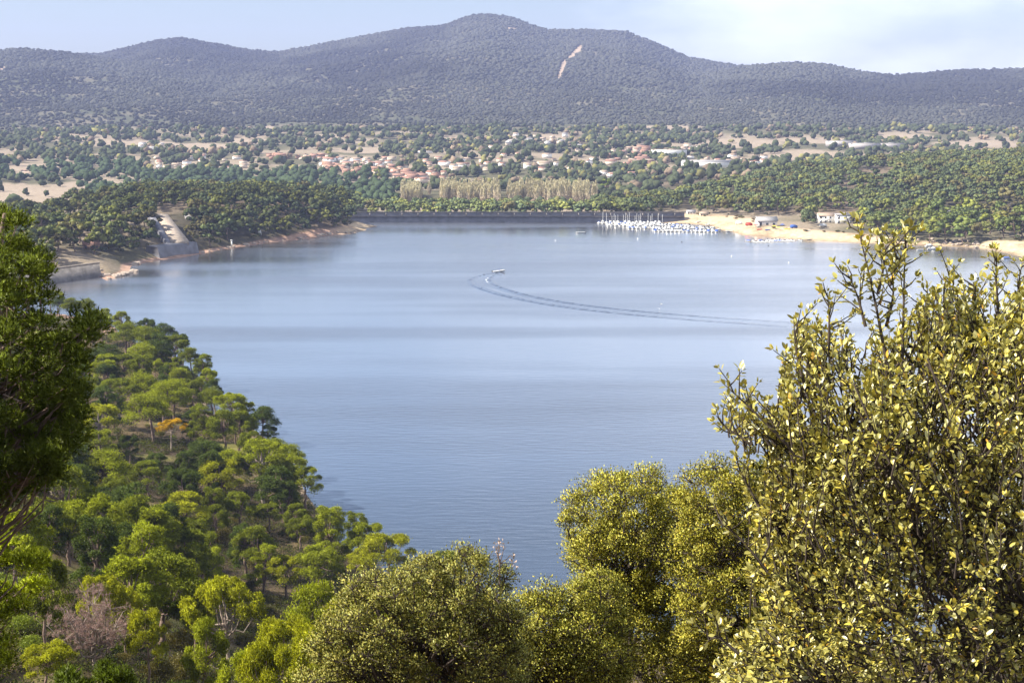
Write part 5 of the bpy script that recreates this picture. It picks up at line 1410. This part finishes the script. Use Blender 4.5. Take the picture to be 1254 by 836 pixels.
# dead pinkish tree at the lower left
r_ = fit_tree(110, 722, 110, 1.0, 50, 300)
if r_:
    hd_ = r_[3]; r_ = r_[:3]
    e_ = empty('dead_tree', r_, 0, 'bare pinkish-grey dead tree with a tangle of fine twigs at the lower left', 'dead tree')
    mb = MB(); TW_ = []
    sc_ = hd_ / 6.0
    for i in range(15):
        a = rng.uniform(0, 6.28); l_ = rng.uniform(1.6, 3.3) * sc_; P0 = np.array([0, 0, rng.uniform(0.6, 2.2) * sc_]); tip = np.array([math.cos(a) * l_, math.sin(a) * l_, rng.uniform(2.2, 5.8) * sc_])
        q = limb(mb, P0, tip, 0.10, 0.02, 0.06, 7, 5, 0.14)
        for j in range(26):
            b_ = q[int(rng.integers(2, 7))]; u = usph(1)[0]; u[2] = abs(u[2]); e2 = b_ + u * rng.uniform(0.5, 1.3); mb.tube([b_, (b_ + e2) / 2 + rng.normal(0, 0.07, 3), e2], [0.022, 0.014, 0.007], 3, False); TW_.append(e2); TW_.append((b_ + e2) / 2)
    mb.tube([(0, 0, -0.3), (0.1, 0, 1.5), (0.05, 0.1, 3.2)], [0.16, 0.13, 0.08], 7)
    mb.build('trunk', M['bark_pale'], e_, True)
    TW_ = np.array(TW_); V_, T__ = tufts(TW_, np.tile([0, 0, 1.0], (len(TW_), 1)), 14, 0.55, 0.018, 2.0); obj('twigs', mesh_np('twigs', V_, [T__], M['twigs'], np.tile(np.array([1.0, 0.85, 0.9]), (len(V_), 1))), e_)

# the big leafy bush at the right, a few metres away
BUSH = [(884, 474), (905, 492), (925, 470), (948, 505), (962, 420), (975, 395), (1000, 385), (1012, 405), (1030, 395), (1045, 420), (1068, 395), (1100, 400), (1126, 372), (1150, 350), (1166, 332), (1190, 358), (1215, 350), (1240, 352), (1262, 330),
        (1420, 360), (1480, 900), (850, 900), (868, 820), (905, 770), (935, 735), (915, 700), (930, 660), (905, 610), (928, 575), (940, 545), (915, 525), (890, 500)]
BP_ = np.array(BUSH, float)
base_b = np.array([GX_(1180, 5.2), 5.2]); orgb = np.array([*base_b, float(hgt(*base_b))])
e_ = empty('bush', orgb, 0, 'big evergreen bush of small glossy olive leaves filling the right foreground', 'bush')
mb = MB(); nodes = []
rootp = orgb + np.array([0, 0, 0.0])
for i in range(64):
    while True:
        tx, ty = rng.uniform(900, 1400), rng.uniform(380, 800)
        if in_poly(np.array([tx]), np.array([ty]), BP_)[0]: break
    tip = S(tx, ty, rng.uniform(4.1, 5.9)); r0 = rootp + np.array([rng.normal(0, 0.3), rng.normal(0, 0.25), -0.1]); t = np.linspace(0, 1, 16)[:, None]
    midp = (r0 + tip) / 2 + np.array([(r0[0] - tip[0]) * 0.25, 0, 0.1]); P_ = (1 - t) ** 2 * r0 + 2 * t * (1 - t) * midp + t ** 2 * tip; P_[1:-1] += rng.normal(0, 0.018, (14, 3))
    mb.tube(P_, 0.019 * (1 - t[:, 0] * 0.85), 6); nodes.append(P_[3:])
SPR = [([(1085, 440), (1078, 400), (1068, 350), (1058, 310), (1048, 268)], 4.5), ([(1105, 440), (1106, 390), (1108, 340), (1106, 300), (1112, 284)], 4.6), ([(1060, 400), (1050, 360), (1038, 335)], 4.5), ([(1085, 400), (1096, 360), (1090, 320)], 4.55),
       ([(1075, 360), (1082, 330), (1085, 300)], 4.5), ([(1015, 420), (1016, 385), (1013, 358)], 4.7), ([(960, 540), (925, 505), (900, 482), (884, 468)], 4.4), ([(1222, 380), (1220, 345), (1221, 316)], 4.8), ([(1250, 380), (1246, 350), (1252, 322)], 4.8),
       ([(1165, 400), (1164, 360), (1162, 326)], 4.9), ([(1130, 420), (1134, 385), (1136, 352)], 4.9), ([(940, 700), (905, 655), (880, 640)], 4.4), ([(985, 470), (974, 430), (972, 392)], 4.6), ([(905, 800), (875, 775), (862, 790)], 4.1), ([(930, 620), (910, 585), (902, 566)], 4.5),
       ([(1190, 400), (1196, 370), (1192, 345)], 4.7), ([(920, 545), (898, 528), (884, 522)], 4.45), ([(1090, 350), (1100, 315), (1118, 300)], 4.6)]
LB, LD = [], []
def twig(P_, r0=0.004, spacing=0.011, r1=0.0012, start=0.15):
    P_ = np.asarray(P_); s_ = np.concatenate([[0], np.cumsum(np.linalg.norm(np.diff(P_, axis=0), axis=1))]); mb.tube(P_, np.linspace(r0, r1, len(P_)), 4, False)
    n_ = max(3, int(s_[-1] * (1 - start) / spacing)); tt = np.linspace(s_[-1] * start, s_[-1], n_)
    for j, v in enumerate(tt):
        c = np.array([np.interp(v, s_, P_[:, q]) for q in range(3)]); k_ = min(len(P_) - 2, int(np.searchsorted(s_, v, 'right') - 1)); tg = norm(P_[k_ + 1] - P_[k_])
        u = usph(1)[0]; u = norm(u - tg * (u @ tg)); LB.append(c); LD.append(norm(tg * rng.uniform(0.5, 1.2) + u))
    for q in range(4): u = usph(1)[0]; LB.append(P_[-1]); LD.append(norm(norm(P_[-1] - P_[-2]) * 1.3 + u * 0.9))
for pts_, D_ in SPR:
    P_ = resamp([S(a_, b_, D_ + 0.02 * i) for i, (a_, b_) in enumerate(pts_)], 12); twig(P_, 0.006, 0.0075, start=0.02); nodes.append(P_[:6])
    for j in range(3, 11):
        u = usph(1)[0]; u[1] *= 0.5; u[2] = abs(u[2]) * 0.8 + 0.25; u = norm(u); L2_ = rng.uniform(0.03, 0.10); b_ = P_[j]; twig([b_, b_ + u * L2_ * 0.5 + rng.normal(0, 0.004, 3), b_ + u * L2_ + np.array([0, 0, L2_ * 0.2])], 0.003, 0.009, start=0.35)
NT = np.concatenate(nodes); NU = np.zeros(len(NT), int)
cnt = 0; ctrb = S(1170, 700, 5.0)
while cnt < 5000:
    tx, ty = rng.uniform(860, 1440), rng.uniform(330, 890)
    if not in_poly(np.array([tx]), np.array([ty]), BP_)[0]: continue
    ed = float(edge_d(np.array([tx]), np.array([ty]), BP_)[0])
    if ty > 620 and tx > 1040 and rng.random() < 0.45: continue
    if vnoise(tx / 34.0, ty / 34.0, 9) < 0.27 and rng.random() < 0.75: continue
    th_ = 0.85 * math.sqrt(1 - (1 - min(1, ed / 170)) ** 2); dd = rng.uniform(-1, 1); dd = -abs(dd) ** 0.6 if rng.random() < 0.66 else abs(dd)
    tip = S(tx, ty, 4.95 + dd * th_ + 0.25 * (vnoise(tx / 60.0, ty / 60.0, 14) - 0.5)); out_ = norm(tip - ctrb); d_ = norm(out_ * 0.7 + np.array([0, 0, 0.75]) + 0.65 * usph(1)[0]); L_ = rng.uniform(0.10, 0.20)
    b_ = tip - d_ * L_; twig([b_, b_ + d_ * L_ * 0.5 + rng.normal(0, 0.008, 3), tip], 0.0035, 0.0105, start=0.2)
    ni_ = int(np.argmin(((NT - b_) ** 2).sum(1) + 9.0 * (NU >= 2))); nn_ = NT[ni_]; NU[ni_] += 1
    if np.linalg.norm(nn_ - b_) < 0.12: mb.tube([nn_, (nn_ + b_) / 2 + np.array([0, 0, -0.02]) + rng.normal(0, 0.012, 3), b_], [0.0045, 0.004, 0.0035], 4, False)
    cnt += 1
for Vq in mb.V: Vq -= orgb
mb.build('branches', M['bark_dark'], e_, True)
LB = np.array(LB); LD = np.array(LD); n_ = len(LB); sd2 = norm(np.cross(LD, usph(n_) * 0.7 + np.array([0, 0, 1.0]))); up2 = np.cross(sd2, LD)
Lr = 0.012 + 0.018 * rng.random((n_, 1)) ** 1.2; Wr = Lr * rng.uniform(0.24, 0.31, (n_, 1)); LB = LB + LD * 0.004
fold = Lr * 0.06; cur = Lr * rng.uniform(-0.12, 0.05, (n_, 1))
pt = lambda t, s__, z__: LB + LD * Lr * t + sd2 * Wr * s__ + up2 * z__
V_ = np.stack([pt(0, 0, 0), pt(.32, -.85, fold), pt(.68, -.8, fold + cur * .5), pt(1, 0, cur), pt(.68, .8, fold + cur * .5), pt(.32, .85, fold), pt(.32, 0, 0 * fold), pt(.68, 0, cur * .5)], 1)
f3 = np.array([[0, 6, 1], [2, 7, 3], [0, 5, 6], [4, 3, 7]]); f4 = np.array([[1, 6, 7, 2], [6, 5, 4, 7]]); o8 = (np.arange(n_) * 8)[:, None, None]
lv = rng.uniform(0.6, 1.45, (n_, 1)); kx = rng.random((n_, 1))
tint = lv * np.where(kx < 0.25, np.array([1.5, 1.35, 0.8]), np.where(kx < 0.265, np.array([1.7, 1.05, 0.5]), np.array([1.0, 1.0, 1.0])))
obj('foliage', mesh_np('foliage', V_.reshape(-1, 3) - orgb, [(f3[None] + o8).reshape(-1, 3), (f4[None] + o8).reshape(-1, 4)], M['bush'], np.repeat(tint, 8, 0), True), e_)
print('BUSH LEAVES', n_)

print('KEY', [(r[0], r[1], round(r[3])) for r in near_rows if r[1] > 590], r_, hd_)
print('FAR', len(leftp), len(rightp), len(backp), 'near', n_pine, 'shrubs', len(srows))
bl_ = []
for tr in range(900):
    if len(bl_) >= 34: break
    px = rng.uniform(815, 1250); q = ground_at(px, rng.uniform(262, 296), 820, 1200); sdq = float(lake_sd(q[0], q[1])); w_ = float(sandw_(px))
    if not (w_ * 0.55 < sdq < w_ + 6) or any(math.hypot(q[0] - b[0], q[1] - b[1]) < 5 for b in bl_): continue
    bl_.append(q)
bl_.sort(key=lambda q: q[0] / q[1])
for i, q in enumerate(bl_):
    s_ = rng.uniform(0.7, 1.6); plant('shrub', protoS[i % 3], q, s_, s_ * rng.uniform(0.5, 0.9), rng.uniform(0, 6), [(0.6, 0.55, 0.6), (1.1, 0.75, 0.7), (0.8, 0.8, 0.8)][i % 3],
          '%s %s bush from left along the back of the sandy beach' % (nth(i), ['dark', 'brownish', 'dull green'][i % 3]), 'shrub', 'bushes at the back of the beach', 'foliage', 'stem')
# look-alikes in one group: number them from the left
lab_ = {}
for o in root_col.objects:
    if o.get('group') and (o['group'].startswith('houses') or o['group'].startswith('boulders')): lab_.setdefault(o['label'], []).append(o)
for lb_, lst in lab_.items():
    if len(lst) > 1:
        lst.sort(key=lambda o: proj(*[float(v) for v in o.location])[0])
        for i, o in enumerate(lst): o['label'] = '%s %s from left%s' % (nth(i), lb_, '')
# ------------------------------------------------------------------ haze
hz = MB(); hz.box((0, 4550, 340), (26000, 9500, 740)); 
lowest = min(float(TZ.min()), -8.0)
hz = MB(); hz.box((0, 4400, (lowest - 1 + 620) / 2), (36000, 9400, 620 - (lowest - 1)))
m, N, L, out = new_mat('air_haze')
vp = N.new('ShaderNodeVolumePrincipled'); vp.inputs['Color'].default_value = (0.50, 0.585, 1.0, 1); vp.inputs['Density'].default_value = 0.000080; vp.inputs['Anisotropy'].default_value = 0.0
L.new(vp.outputs[0], out.inputs['Volume'])
hzo = hz.build('haze', m); tag(hzo, 'thin bluish air haze over the lake and mountains', None, None, 'stuff')
hzo.display_type = 'WIRE'
